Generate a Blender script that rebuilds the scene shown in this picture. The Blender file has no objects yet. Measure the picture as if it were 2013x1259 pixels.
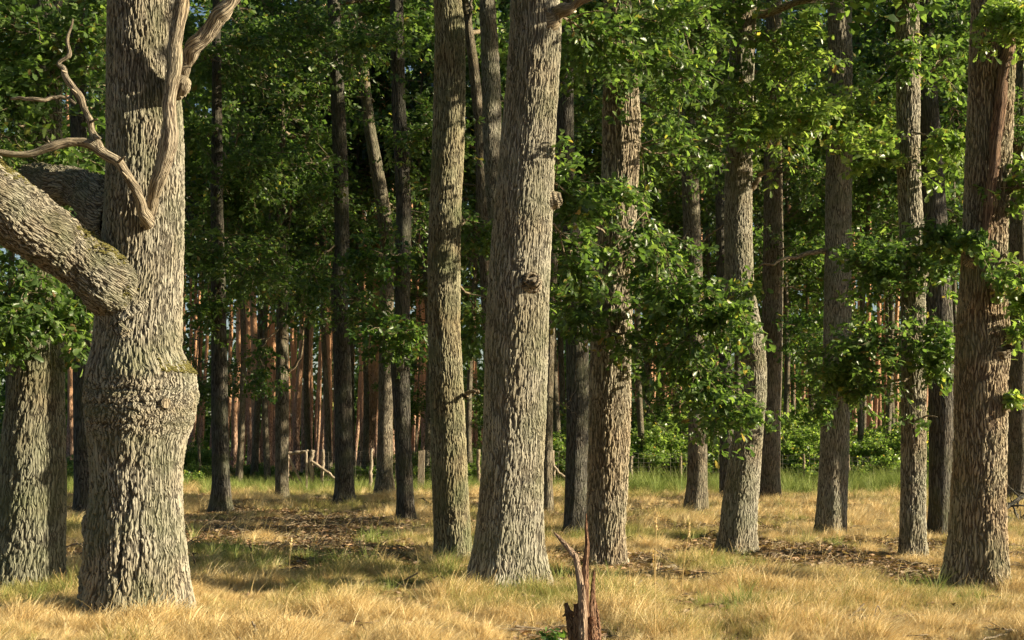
import bpy, math, random
import numpy as np
from mathutils import Vector
from mathutils import noise as mnoise

RS = np.random.RandomState(11)
random.seed(11)
S = bpy.context.scene
C = S.collection
F = 2800.0          # focal length in photo pixels (photo is 2013 wide), horizon at photo row 870
HZ, CX, EYE = 870.0, 1006.5, 1.6

# ------------------------------------------------------------------ camera
cam = bpy.data.objects.new('camera', bpy.data.cameras.new('camera'))
C.objects.link(cam)
cam.location = (0, 0, EYE)
cam.rotation_euler = (math.radians(90), 0, 0)
cam.data.sensor_width = 36
cam.data.lens = 36 * F / 2013
cam.data.shift_y = (HZ - 629.5) / 2013
cam.data.clip_start = 0.1
cam.data.clip_end = 2000
S.camera = cam

# ------------------------------------------------------------------ light
SUN_EL, SUN_AZ = 21.5, 95.5       # azimuth clockwise from +Y (view direction)
e, a = math.radians(SUN_EL), math.radians(SUN_AZ)
sdir = Vector((math.sin(a) * math.cos(e), math.cos(a) * math.cos(e), math.sin(e)))
W = bpy.data.worlds.new('World'); S.world = W; W.use_nodes = True
nt = W.node_tree; nt.nodes.clear()
sky = nt.nodes.new('ShaderNodeTexSky'); sky.sky_type = 'NISHITA'; sky.sun_disc = False
sky.sun_elevation = e; sky.sun_rotation = a
bg = nt.nodes.new('ShaderNodeBackground'); bg.inputs[1].default_value = 0.05
wo = nt.nodes.new('ShaderNodeOutputWorld')
nt.links.new(sky.outputs[0], bg.inputs[0]); nt.links.new(bg.outputs[0], wo.inputs[0])
sl = bpy.data.lights.new('sun', 'SUN'); sl.energy = 5.0; sl.angle = math.radians(0.5)
sl.color = (1.0, 0.86, 0.60)
so = bpy.data.objects.new('sun', sl); C.objects.link(so)
so.rotation_euler = sdir.to_track_quat('Z', 'Y').to_euler()
S.view_settings.view_transform = 'Standard'; S.view_settings.look = 'None'
S.view_settings.exposure = 1.25; S.view_settings.gamma = 1
S.cycles.use_denoising = True
S.cycles.max_bounces = 6; S.cycles.diffuse_bounces = 3; S.cycles.glossy_bounces = 2
S.cycles.transmission_bounces = 4; S.cycles.transparent_max_bounces = 4
S.cycles.use_adaptive_sampling = True; S.cycles.adaptive_threshold = 0.02
S.cycles.caustics_reflective = False; S.cycles.caustics_refractive = False

# ------------------------------------------------------------------ helpers
def P(px, py, d):
    """photo pixel + distance along the view -> world point"""
    return np.array([(px - CX) * d / F, d, EYE - (py - HZ) * d / F])

def tag(o, label=None, cat=None, group=None, kind=None):
    if label: o['label'] = label
    if cat: o['category'] = cat
    if group: o['group'] = group
    if kind: o['kind'] = kind
    return o

def empty(name, loc):
    o = bpy.data.objects.new(name, None); o.empty_display_size = 0.3
    o.location = loc; C.objects.link(o); return o

class Acc:
    """numpy mesh accumulator"""
    def __init__(s): s.v = []; s.f = []; s.fs = []; s.m = []; s.tc = []; s.n = 0
    def add(s, v, f, mat=0, tc=None):
        """v (N,3); f (M,k) int faces"""
        v = np.asarray(v, float); f = np.asarray(f, np.int64)
        s.v.append(v); s.f.append((f + s.n).ravel()); s.fs.append(np.full(len(f), f.shape[1]))
        s.m.append(np.full(len(f), mat)); s.tc.append(v if tc is None else tc); s.n += len(v)
    def mesh(s, name, mats, smooth=True, origin=None):
        me = bpy.data.meshes.new(name)
        v = np.concatenate(s.v); f = np.concatenate(s.f); fs = np.concatenate(s.fs); m = np.concatenate(s.m)
        tc = np.concatenate(s.tc)
        if origin is not None: v = v - np.asarray(origin)
        me.vertices.add(len(v)); me.vertices.foreach_set('co', v.astype(np.float32).ravel())
        me.loops.add(len(f)); me.loops.foreach_set('vertex_index', f.astype(np.int32))
        me.polygons.add(len(fs))
        st = np.concatenate([[0], np.cumsum(fs)[:-1]])
        me.polygons.foreach_set('loop_start', st.astype(np.int32))
        me.polygons.foreach_set('loop_total', fs.astype(np.int32))
        me.polygons.foreach_set('material_index', m.astype(np.int32))
        me.polygons.foreach_set('use_smooth', np.full(len(fs), smooth))
        at = me.attributes.new('tc', 'FLOAT_VECTOR', 'POINT')
        at.data.foreach_set('vector', tc.astype(np.float32).ravel())
        for mm in mats: me.materials.append(mm)
        me.update(calc_edges=True); me.validate()
        return me
    def obj(s, name, mats, parent=None, origin=None, smooth=True):
        if not isinstance(mats, (list, tuple)): mats = [mats]
        og = origin if origin is not None else (np.array(parent.location) if parent else (0, 0, 0))
        me = s.mesh(name, mats, smooth, og)
        o = bpy.data.objects.new(name, me); C.objects.link(o)
        if parent: o.parent = parent
        else: o.location = og
        return o

def norm(v): return v / np.maximum(np.linalg.norm(v, axis=-1, keepdims=True), 1e-9)

def resample(pts, n):
    """Catmull-Rom through control points (any columns)"""
    p = np.asarray(pts, float)
    if len(p) == 2: return p[0] + (p[1] - p[0]) * np.linspace(0, 1, n)[:, None]
    q = np.vstack([2 * p[0] - p[1], p, 2 * p[-1] - p[-2]])
    t = np.linspace(0, len(p) - 1 - 1e-6, n); i = t.astype(int); u = (t - i)[:, None]
    a0, a1, a2, a3 = q[i], q[i + 1], q[i + 2], q[i + 3]
    return 0.5 * (2 * a1 + (a2 - a0) * u + (2 * a0 - 5 * a1 + 4 * a2 - a3) * u ** 2 + (3 * a1 - a0 - 3 * a2 + a3) * u ** 3)

def tubes(acc, Pp, R, ns=4, mat=0, cap=True):
    """batch of tubes: Pp (M,K,3), R (M,K)"""
    Pp = np.asarray(Pp, float)
    if Pp.ndim == 2: Pp = Pp[None]; R = np.asarray(R)[None]
    M, K, _ = Pp.shape
    T = norm(np.gradient(Pp, axis=1))
    ref = np.tile(np.array([0.13, -0.21, 1.0]), (M, 1)); 
    mt = norm(Pp[:, -1] - Pp[:, 0]); flip = np.abs(mt[:, 2]) > 0.85; ref[flip] = (0.2, 1, 0.1)
    ref = ref[:, None, :].repeat(K, 1)
    A = norm(np.cross(T, ref)); B = np.cross(T, A)
    th = np.linspace(0, 2 * math.pi, ns, endpoint=False)
    V = Pp[:, :, None, :] + R[:, :, None, None] * (np.cos(th)[None, None, :, None] * A[:, :, None, :] + np.sin(th)[None, None, :, None] * B[:, :, None, :])
    s = np.concatenate([np.zeros((M, 1)), np.cumsum(np.linalg.norm(np.diff(Pp, axis=1), axis=2), axis=1)], 1)
    rr = R.max(axis=1)
    tc = np.stack([(rr[:, None, None] * np.cos(th)) + 0 * s[:, :, None] + np.arange(M)[:, None, None] * 3.1,
                   (rr[:, None, None] * np.sin(th)) + 0 * s[:, :, None], s[:, :, None] + 0 * th], -1)
    base = (np.arange(M) * K * ns)[:, None, None]
    k = np.arange(K - 1)[None, :, None] * ns; j = np.arange(ns)[None, None, :]; j2 = (j + 1) % ns
    f = np.stack([base + k + j, base + k + j2, base + k + ns + j2, base + k + ns + j], -1).reshape(-1, 4)
    acc.add(V.reshape(-1, 3), f, mat, tc.reshape(-1, 3))
    if cap and ns > 3:
        tip = (np.arange(M) * K * ns + (K - 1) * ns)[:, None] + np.arange(ns)[None, :]
        acc.f.append((tip + acc.n - len(V.reshape(-1, 3))).ravel()); acc.fs.append(np.full(M, ns)); acc.m.append(np.full(M, mat))

# leaf templates: (verts, faces) x along the leaf, y across
def leaf_tpl(lod):
    if lod == 0:      # lobed oak leaf, each half an outline strip
        o = [(0.0, .02), (.22, .15), (.30, .10), (.46, .26), (.54, .17), (.70, .31), (.78, .20), (.92, .17)]
        mid = [(0, 0), (.26, 0), (.5, 0), (.74, 0), (1.0, 0)]
        v = [(x, 0, -.10 * x * x) for x, _ in mid]
        nm = len(v)
        for sgn in (1, -1):
            v += [(x, sgn * y, .35 * y - .12 * x * x) for x, y in o]
        f = []
        def T(a, b, c): f.append((a, b, c))
        for side in (0, 1):
            b = nm + side * 8
            q = [(0, b, b + 1), (0, b + 1, 1), (1, b + 1, b + 2), (1, b + 2, b + 3), (1, b + 3, 2), (2, b + 3, b + 4), (2, b + 4, b + 5), (2, b + 5, 3), (3, b + 5, b + 6), (3, b + 6, b + 7), (3, b + 7, 4)]
            for x in q: T(*(x if side else x[::-1]))
        return np.array(v), np.array(f)
    if lod == 1:
        v = np.array([(0, 0, 0), (.3, .16, .05), (.72, .28, .05), (1, 0, -.12), (.72, -.28, .05), (.3, -.16, .05)])
        f = np.array([(0, 3, 2, 1), (0, 5, 4, 3)])
        return v, f
    v = np.array([(0, 0, 0), (.6, .3, .06), (1, 0, -.05), (.6, -.3, .06)])
    return v, np.array([(0, 3, 1), (3, 2, 1)])
LT = [leaf_tpl(i) for i in range(3)]

def leaves(acc, A, D, size, lod=1, mat=1, flat=0.7, sj=0.35, rs=RS):
    N = len(A)
    if not N: return
    T, Fc = LT[lod]
    x = norm(D)
    n = np.array([0, 0, 1.0]) * flat + rs.normal(0, 0.55, (N, 3))
    z = norm(n - (n * x).sum(1, keepdims=True) * x); y = np.cross(z, x)
    s = size * (1 + rs.uniform(-sj, sj, N))
    V = A[:, None, :] + s[:, None, None] * (T[None, :, 0, None] * x[:, None] + T[None, :, 1, None] * y[:, None] + T[None, :, 2, None] * z[:, None])
    f = (Fc[None] + (np.arange(N) * len(T))[:, None, None]).reshape(-1, Fc.shape[1])
    acc.add(V.reshape(-1, 3), f, mat)

def bough(br, fo, ctrl, r0, spread, ntw, leaf=0.11, lod=1, per=3, t0=0.12, rs=RS, droop=0.25, tip=0.15, twig_r=0.006, sub=3):
    """a limb through control points with twigs and clusters of leaves"""
    c = resample(ctrl, 12)
    K = 12
    jit = rs.normal(0, 0.02, (K, 3)) * spread; jit[0] = 0
    c = c + jit
    tubes(br, c, np.linspace(r0, r0 * tip, K), 5)
    if ntw <= 0: return c
    tan = norm(np.gradient(c, axis=0))
    t = rs.uniform(t0, 1, ntw); i = np.clip((t * (K - 1)).astype(int), 0, K - 2); u = (t * (K - 1) - i)[:, None]
    b = c[i] * (1 - u) + c[i + 1] * u
    lat = rs.normal(0, 1, (ntw, 3)); lat[:, 2] *= 0.45
    d = norm(norm(lat) + tan[i] * 0.7)
    L = spread * rs.uniform(0.35, 1.0, ntw) * (1.05 - 0.45 * t)
    kk = np.linspace(0, 1, 5)
    bend = rs.normal(0, 0.12, (ntw, 3))
    def path(b, d, L, bend, dr):
        q = b[:, None] + d[:, None] * (L[:, None] * kk)[..., None] + bend[:, None] * (L[:, None] * kk ** 2)[..., None]
        q[:, :, 2] -= dr * L[:, None] * kk ** 2
        return q
    tw = path(b, d, L, bend, droop)
    tubes(br, tw, twig_r * (1.2 - kk)[None] * (0.6 + L[:, None] / max(spread, .01)), 3)
    # sub twigs
    ns = sub
    ti = rs.randint(1, 5, (ntw, ns)); sb = tw[np.arange(ntw)[:, None], ti].reshape(-1, 3)
    sd = norm(np.repeat(d, ns, 0) * 0.6 + rs.normal(0, 0.6, (ntw * ns, 3)) * np.array([1, 1, 0.6]))
    sL = np.repeat(L, ns) * rs.uniform(0.25, 0.55, ntw * ns)
    st = path(sb, sd, sL, rs.normal(0, .12, (ntw * ns, 3)), droop * .6)
    tubes(br, st[:, ::2], twig_r * .5 * (1.2 - kk[::2])[None] * np.ones((len(st), 1)), 3)
    A = np.concatenate([tw[:, 2:].reshape(-1, 3), st[:, 1:].reshape(-1, 3)])
    Dv = np.concatenate([np.repeat(norm(tw[:, -1] - tw[:, 0]), 3, 0), np.repeat(norm(st[:, -1] - st[:, 0]), 4, 0)])
    A = np.repeat(A, per, 0); Dv = np.repeat(Dv, per, 0)
    A = A + rs.normal(0, leaf * 0.35, A.shape)
    Dl = Dv * 0.5 + rs.normal(0, 0.7, A.shape) * np.array([1, 1, 0.6]) + np.array([0, 0, -0.15])
    leaves(fo, A, Dl, leaf, lod, 0, rs=rs)
    return c

# ------------------------------------------------------------------ materials
def mat(name):
    m = bpy.data.materials.new(name); m.use_nodes = True
    nt = m.node_tree; nt.nodes.clear()
    return m, nt
def N(nt, t, **k):
    n = nt.nodes.new(t)
    for a_, b_ in k.items():
        if a_ == 'in_':
            for kk, vv in b_.items(): n.inputs[kk].default_value = vv
        else: setattr(n, a_, b_)
    return n
def ramp(nt, stops, interp='LINEAR'):
    r = nt.nodes.new('ShaderNodeValToRGB'); cr = r.color_ramp; cr.interpolation = interp
    while len(cr.elements) > 1: cr.elements.remove(cr.elements[-1])
    cr.elements[0].position = stops[0][0]; cr.elements[0].color = (*stops[0][1], 1)
    for p, c in stops[1:]:
        e_ = cr.elements.new(p); e_.color = (*c, 1)
    return r

def bark_mat(name, hi, lo, tint, scale=20, stretch=0.2, depth=0.018, moss=0.25, warp=0.5, disp=True, orange=None, plate=0.16):
    m, nt = mat(name); L = nt.links.new
    out = N(nt, 'ShaderNodeOutputMaterial')
    at = N(nt, 'ShaderNodeAttribute', attribute_name='tc')
    # warp
    nz = N(nt, 'ShaderNodeTexNoise', in_={'Scale': 2.6, 'Detail': 2.0}); 
    mp0 = N(nt, 'ShaderNodeMapping', in_={'Scale': (1, 1, .45)}); L(at.outputs['Vector'], mp0.inputs[0]); L(mp0.outputs[0], nz.inputs[0])
    sub = N(nt, 'ShaderNodeVectorMath', operation='SUBTRACT'); L(nz.outputs['Color'], sub.inputs[0]); sub.inputs[1].default_value = (.5, .5, .5)
    scl = N(nt, 'ShaderNodeVectorMath', operation='MULTIPLY'); L(sub.outputs[0], scl.inputs[0]); scl.inputs[1].default_value = (.22 * warp, .22 * warp, .5 * warp)
    add = N(nt, 'ShaderNodeVectorMath', operation='ADD'); L(at.outputs['Vector'], add.inputs[0]); L(scl.outputs[0], add.inputs[1])
    nz2 = N(nt, 'ShaderNodeTexNoise', in_={'Scale': 14.0, 'Detail': 2.0}); L(mp0.outputs[0], nz2.inputs[0])
    sub2 = N(nt, 'ShaderNodeVectorMath', operation='SUBTRACT'); L(nz2.outputs['Color'], sub2.inputs[0]); sub2.inputs[1].default_value = (.5, .5, .5)
    scl2 = N(nt, 'ShaderNodeVectorMath', operation='MULTIPLY'); L(sub2.outputs[0], scl2.inputs[0]); scl2.inputs[1].default_value = (.05, .05, .05)
    add2 = N(nt, 'ShaderNodeVectorMath', operation='ADD'); L(add.outputs[0], add2.inputs[0]); L(scl2.outputs[0], add2.inputs[1])
    mp = N(nt, 'ShaderNodeMapping', in_={'Scale': (1, 1, stretch)}); L(add2.outputs[0], mp.inputs[0])
    vo = N(nt, 'ShaderNodeTexVoronoi', feature='DISTANCE_TO_EDGE', in_={'Scale': scale}); L(mp.outputs[0], vo.inputs[0])
    mr = N(nt, 'ShaderNodeMapRange', interpolation_type='SMOOTHSTEP', in_={'From Min': 0.0, 'From Max': plate * 1.35}); L(vo.outputs['Distance'], mr.inputs[0])
    vo2 = N(nt, 'ShaderNodeTexVoronoi', feature='DISTANCE_TO_EDGE', in_={'Scale': scale * 2.1}); L(mp.outputs[0], vo2.inputs[0])
    mr2 = N(nt, 'ShaderNodeMapRange', interpolation_type='SMOOTHSTEP', in_={'From Min': 0.0, 'From Max': 0.3}); L(vo2.outputs['Distance'], mr2.inputs[0])
    fine = N(nt, 'ShaderNodeTexNoise', in_={'Scale': scale * 2.2, 'Detail': 5.0, 'Roughness': .7}); L(mp.outputs[0], fine.inputs[0])
    # height
    h1 = N(nt, 'ShaderNodeMath', operation='MULTIPLY_ADD'); L(mr2.outputs[0], h1.inputs[0]); h1.inputs[1].default_value = .3; L(mr.outputs[0], h1.inputs[2])
    h2 = N(nt, 'ShaderNodeMath', operation='MULTIPLY_ADD'); L(fine.outputs[0], h2.inputs[0]); h2.inputs[1].default_value = .55; L(h1.outputs[0], h2.inputs[2])
    # colour: crevice bark is darker brown, plates are weathered grey
    cr = ramp(nt, [(0.0, lo), (0.30, tuple((x * .8 + y * .2) for x, y in zip(lo, hi))), (0.62, tuple((x * .3 + y * .7) for x, y in zip(lo, hi))), (1.0, tuple(1.08 * y for y in hi))])
    dv = N(nt, 'ShaderNodeMath', operation='MULTIPLY'); L(h2.outputs[0], dv.inputs[0]); dv.inputs[1].default_value = 0.62; L(dv.outputs[0], cr.inputs[0])
    big = N(nt, 'ShaderNodeTexNoise', in_={'Scale': 1.7, 'Detail': 4.0, 'Roughness': .6}); L(at.outputs['Vector'], big.inputs[0])
    bw = N(nt, 'ShaderNodeMapRange', in_={'From Min': .42, 'From Max': .68, 'To Max': .75}); L(big.outputs[0], bw.inputs[0])
    mx = N(nt, 'ShaderNodeMix', data_type='RGBA', blend_type='MULTIPLY'); L(bw.outputs[0], mx.inputs[0]); L(cr.outputs[0], mx.inputs[6]); mx.inputs[7].default_value = (*tint, 1)
    # algae / moss in patches
    mo = N(nt, 'ShaderNodeTexNoise', in_={'Scale': 2.3, 'Detail': 5.0}); L(at.outputs['Vector'], mo.inputs[0])
    mm = N(nt, 'ShaderNodeMapRange', in_={'From Min': .44, 'From Max': .7, 'To Max': moss * 1.7}); L(mo.outputs[1 if False else 0], mm.inputs[0])
    mx2 = N(nt, 'ShaderNodeMix', data_type='RGBA'); L(mm.outputs[0], mx2.inputs[0]); L(mx.outputs[2], mx2.inputs[6]); mx2.inputs[7].default_value = (.13, .145, .075, 1)
    col = mx2.outputs[2]
    if orange:
        sep = N(nt, 'ShaderNodeSeparateXYZ'); L(at.outputs['Vector'], sep.inputs[0])
        bz = N(nt, 'ShaderNodeMath', operation='MULTIPLY_ADD'); L(big.outputs[0], bz.inputs[0]); bz.inputs[1].default_value = 5.0; L(sep.outputs[2], bz.inputs[2])
        om = N(nt, 'ShaderNodeMapRange', in_={'From Min': 4.0, 'From Max': 9.5, 'To Max': .9}); L(bz.outputs[0], om.inputs[0])
        mx3 = N(nt, 'ShaderNodeMix', data_type='RGBA'); L(om.outputs[0], mx3.inputs[0]); L(col, mx3.inputs[6]); mx3.inputs[7].default_value = (*orange, 1)
        col = mx3.outputs[2]
    bs = N(nt, 'ShaderNodeBsdfPrincipled', in_={'Roughness': .88, 'Specular IOR Level': .25}); L(col, bs.inputs['Base Color'])
    L(bs.outputs[0], out.inputs[0])
    if disp:
        dp = N(nt, 'ShaderNodeDisplacement', in_={'Midlevel': .9, 'Scale': depth}); L(h2.outputs[0], dp.inputs[0]); L(dp.outputs[0], out.inputs[2])
        m.displacement_method = 'BOTH'
    else:
        bp = N(nt, 'ShaderNodeBump', in_={'Strength': .9, 'Distance': depth}); L(h2.outputs[0], bp.inputs['Height']); L(bp.outputs[0], bs.inputs['Normal'])
    return m

HI, LO, TI = (.385, .36, .29), (.035, .027, .02), (.80, .66, .52)
M = {}
M['bark_big'] = bark_mat('oak_bark_thick', HI, LO, (.80, .70, .58), scale=42, stretch=.062, depth=.020, moss=.35, warp=.6)
M['bark_mid'] = bark_mat('oak_bark_furrowed', HI, LO, TI, scale=42, stretch=.065, depth=.018, moss=.3, warp=.5)
M['bark_olive'] = bark_mat('oak_bark_olive', (.34, .315, .215), LO, TI, scale=42, stretch=.06, depth=.016, moss=.45, warp=.4)
M['bark_edge'] = bark_mat('oak_bark_grey_green', (.27, .265, .20), (.03, .026, .02), TI, scale=44, stretch=.06, depth=.018, moss=.4, warp=.45)
M['bark_rose'] = bark_mat('oak_bark_coarse_pinkish', (.45, .40, .31), (.04, .026, .018), (.84, .72, .58), scale=42, stretch=.062, depth=.020, moss=.15, warp=.7, plate=.2)
M['bark_fine'] = bark_mat('oak_bark_fine_grey', (.38, .36, .29), LO, TI, scale=54, stretch=.06, depth=.012, moss=.35, warp=.35)
M['bark_red'] = bark_mat('oak_bark_reddish', (.41, .355, .26), (.045, .026, .018), (.82, .64, .50), scale=42, stretch=.062, depth=.020, moss=.3, warp=.6, plate=.2)
M['bark_center'] = bark_mat('oak_bark_long_ridges', HI, (.05, .04, .03), (.8, .72, .6), scale=46, stretch=.045, depth=.017, moss=.3, warp=.45)
M['bark_far'] = bark_mat('oak_bark_distant', (.33, .29, .22), LO, TI, scale=34, stretch=.07, depth=.035, moss=.25, disp=False)
M['bark_dark'] = bark_mat('oak_bark_shade_dark', (.16, .15, .13), (.02, .018, .016), TI, scale=32, stretch=.07, depth=.035, moss=.3, disp=False)  # far bark darkened: shade on the dim trunks put into the colour
M['pine_bark'] = bark_mat('pine_bark', (.46, .32, .24), (.09, .05, .035), (.8, .7, .6), scale=9, stretch=.35, depth=.03, moss=.05, disp=False, orange=(.68, .38, .21))
M['birch_bark'] = bark_mat('pale_birch_bark', (.62, .55, .48), (.25, .2, .17), (.7, .5, .4), scale=5, stretch=2.0, depth=.01, moss=.05, disp=False)
M['twig'] = bark_mat('twig_bark', (.36, .29, .20), (.07, .05, .035), (.8, .7, .6), scale=30, stretch=.3, depth=.004, moss=.35, disp=False)

def wood_mat(name, hi, lo, sc=40, st=.06, streak=True):
    m, nt = mat(name); L = nt.links.new
    out = N(nt, 'ShaderNodeOutputMaterial'); at = N(nt, 'ShaderNodeAttribute', attribute_name='tc')
    mp = N(nt, 'ShaderNodeMapping', in_={'Scale': (1, 1, st)}); L(at.outputs['Vector'], mp.inputs[0])
    nz = N(nt, 'ShaderNodeTexNoise', in_={'Scale': sc, 'Detail': 5.0, 'Roughness': .65}); L(mp.outputs[0], nz.inputs[0])
    cr = ramp(nt, [(.3, lo), (.48, tuple((x + y) / 2 for x, y in zip(lo, hi))), (.62, hi)]); L(nz.outputs[0], cr.inputs[0])
    bs = N(nt, 'ShaderNodeBsdfPrincipled', in_={'Roughness': .7}); L(cr.outputs[0], bs.inputs['Base Color'])
    bp = N(nt, 'ShaderNodeBump', in_={'Strength': 1.0, 'Distance': .02}); L(nz.outputs[0], bp.inputs['Height']); L(bp.outputs[0], bs.inputs['Normal'])
    L(bs.outputs[0], out.inputs[0]); return m
M['deadwood'] = bark_mat('peeled_dead_wood', (.42, .36, .27), (.06, .04, .028), (.8, .7, .55), scale=42, stretch=.05, depth=.012, moss=.15, warp=.35, disp=False, plate=.12)
M['redwood'] = bark_mat('reddish_splintered_wood', (.40, .24, .15), (.05, .02, .014), (.8, .6, .5), scale=70, stretch=.03, depth=.010, moss=.0, warp=.2, disp=False, plate=.12)
M['redbranch'] = bark_mat('peeled_red_branch', (.27, .17, .11), (.05, .025, .018), (.8, .7, .6), scale=42, stretch=.05, depth=.012, moss=.1, warp=.35, disp=False)
M['palewood'] = bark_mat('pale_split_wood', (.58, .44, .32), (.13, .06, .04), (.8, .6, .5), scale=70, stretch=.03, depth=.008, moss=.0, warp=.2, disp=False, plate=.12)
M['post'] = bark_mat('weathered_fence_wood', (.46, .39, .30), (.15, .11, .08), (.8, .7, .6), scale=30, stretch=.06, depth=.01, moss=.0, warp=.2, disp=False, plate=.1)
M['moss'] = wood_mat('dry_moss', (.22, .19, .04), (.07, .07, .015), 60, 1)

def leaf_mat(name, c1, c2, c3, trans=.4, gloss=.36):
    m, nt = mat(name); L = nt.links.new
    out = N(nt, 'ShaderNodeOutputMaterial'); g = N(nt, 'ShaderNodeNewGeometry')
    cr = ramp(nt, [(0, c1), (.55, c2), (.92, c3), (.965, tuple(min(1, x * 1.3) for x in c3)), (.98, (c3[0] * 1.9, c3[1] * 1.25, c3[2])), (1, (c3[0] * 1.4, c3[1] * .65, c3[2]))]); L(g.outputs['Random Per Island'], cr.inputs[0])
    bs = N(nt, 'ShaderNodeBsdfPrincipled', in_={'Roughness': gloss, 'Specular IOR Level': .5}); L(cr.outputs[0], bs.inputs['Base Color'])
    tr = N(nt, 'ShaderNodeBsdfTranslucent'); 
    mu = N(nt, 'ShaderNodeMix', data_type='RGBA', blend_type='MULTIPLY', in_={0: 1.0}); L(cr.outputs[0], mu.inputs[6]); mu.inputs[7].default_value = (1.75, 1.85, .9, 1); L(mu.outputs[2], tr.inputs[0])
    ms = N(nt, 'ShaderNodeMixShader', in_={0: trans}); L(bs.outputs[0], ms.inputs[1]); L(tr.outputs[0], ms.inputs[2]); L(ms.outputs[0], out.inputs[0])
    return m
M['leaf'] = leaf_mat('oak_leaf', (.055, .10, .034), (.095, .16, .05), (.175, .25, .08), trans=.5)
M['leaf_dark'] = leaf_mat('dark_shaded_leaf', (.035, .08, .022), (.07, .135, .034), (.125, .20, .048), trans=.45)  # darker leaf colour standing in for foliage in shade
M['leaf_lit'] = leaf_mat('bright_lit_leaf', (.10, .165, .045), (.17, .25, .075), (.27, .34, .115), trans=.5)  # light green, brightened to stand in for sun on the leaves
M['needle'] = leaf_mat('pine_needles', (.02, .04, .018), (.035, .065, .025), (.06, .095, .035), trans=.15)
M['brown_leaf'] = leaf_mat('withered_leaf', (.10, .055, .03), (.24, .155, .09), (.44, .33, .22), trans=.15, gloss=.6)

def grass_mat(name, stops, trans=.3):
    m, nt = mat(name); L = nt.links.new
    out = N(nt, 'ShaderNodeOutputMaterial'); g = N(nt, 'ShaderNodeNewGeometry'); oi = N(nt, 'ShaderNodeObjectInfo')
    ma = N(nt, 'ShaderNodeMath', operation='MULTIPLY_ADD'); L(g.outputs['Random Per Island'], ma.inputs[0]); ma.inputs[1].default_value = .45
    mb = N(nt, 'ShaderNodeMath', operation='MULTIPLY'); L(oi.outputs['Random'], mb.inputs[0]); mb.inputs[1].default_value = .55; L(mb.outputs[0], ma.inputs[2])
    cr = ramp(nt, stops); L(ma.outputs[0], cr.inputs[0])
    bs = N(nt, 'ShaderNodeBsdfPrincipled', in_={'Roughness': .6, 'Specular IOR Level': .3}); L(cr.outputs[0], bs.inputs['Base Color'])
    tr = N(nt, 'ShaderNodeBsdfTranslucent'); L(cr.outputs[0], tr.inputs[0])
    ms = N(nt, 'ShaderNodeMixShader', in_={0: trans}); L(bs.outputs[0], ms.inputs[1]); L(tr.outputs[0], ms.inputs[2]); L(ms.outputs[0], out.inputs[0])
    return m
M['straw'] = grass_mat('straw_grass', [(0, (.38, .23, .10)), (.25, (.62, .44, .19)), (.6, (.78, .61, .30)), (1, (.90, .80, .52))])
M['mixgrass'] = grass_mat('half_dry_grass', [(0, (.16, .18, .045)), (.4, (.34, .33, .09)), (.75, (.58, .5, .19)), (1, (.78, .68, .34))])
M['green'] = grass_mat('green_grass', [(0, (.13, .19, .04)), (.5, (.26, .33, .08)), (1, (.44, .47, .16))], .4)

# ground
def ground_mat():
    m, nt = mat('forest_floor'); L = nt.links.new
    out = N(nt, 'ShaderNodeOutputMaterial'); tc = N(nt, 'ShaderNodeTexCoord')
    n1 = N(nt, 'ShaderNodeTexNoise', in_={'Scale': .35, 'Detail': 4.0}); L(tc.outputs['Object'], n1.inputs[0])
    n2 = N(nt, 'ShaderNodeTexNoise', in_={'Scale': 16.0, 'Detail': 6.0, 'Roughness': .75}); L(tc.outputs['Object'], n2.inputs[0])
    litter = ramp(nt, [(.25, (.045, .026, .016)), (.45, (.11, .065, .038)), (.6, (.2, .13, .075)), (.75, (.32, .22, .13))]); L(n2.outputs[0], litter.inputs[0])
    turf = ramp(nt, [(.25, (.06, .055, .02)), (.5, (.2, .14, .06)), (.75, (.38, .28, .13))]); L(n2.outputs[0], turf.inputs[0])
    r = N(nt, 'ShaderNodeMapRange', in_={'From Min': .42, 'From Max': .58}); L(n1.outputs[0], r.inputs[0])
    mx = N(nt, 'ShaderNodeMix', data_type='RGBA'); L(r.outputs[0], mx.inputs[0]); L(litter.outputs[0], mx.inputs[6]); L(turf.outputs[0], mx.inputs[7])
    bs = N(nt, 'ShaderNodeBsdfPrincipled', in_={'Roughness': .95, 'Specular IOR Level': .1}); L(mx.outputs[2], bs.inputs['Base Color'])
    bp = N(nt, 'ShaderNodeBump', in_={'Strength': 1.0, 'Distance': .05}); L(n2.outputs[0], bp.inputs['Height']); L(bp.outputs[0], bs.inputs['Normal'])
    L(bs.outputs[0], out.inputs[0]); return m
M['ground'] = ground_mat()

def gh(x, y):
    """ground height"""
    return (0.035 * np.sin(x * .55 + 1.3) * np.cos(y * .4) + 0.03 * np.sin(x * 1.7 + y * 1.1) * np.sin(y * .9 - x * .4)) * np.clip((np.abs(y) + 2) / 10, 0, 1)

def grid_lines(lo, a, b, hi, step):
    return np.unique(np.concatenate([-np.geomspace(max(a - lo, 1), 1, 14) + a + 1, np.arange(a, b, step), b + np.geomspace(1, hi - b, 14)]))
gx = np.unique(np.concatenate([-np.geomspace(600, 22, 12), np.arange(-20, 22, .35), np.geomspace(23, 600, 12)]))
gy = np.unique(np.concatenate([-np.geomspace(300, 4, 8), np.arange(0, 62, .35), np.geomspace(63, 900, 14)]))
X, Y = np.meshgrid(gx, gy); Z = gh(X, Y)
acc = Acc(); nx = len(gx)
ii = (np.arange(len(gy) - 1)[:, None] * nx + np.arange(nx - 1)[None]).ravel()
acc.add(np.stack([X, Y, Z], -1).reshape(-1, 3), np.stack([ii, ii + 1, ii + 1 + nx, ii + nx], -1))
tag(acc.obj('ground', M['ground']), kind='structure')

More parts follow.
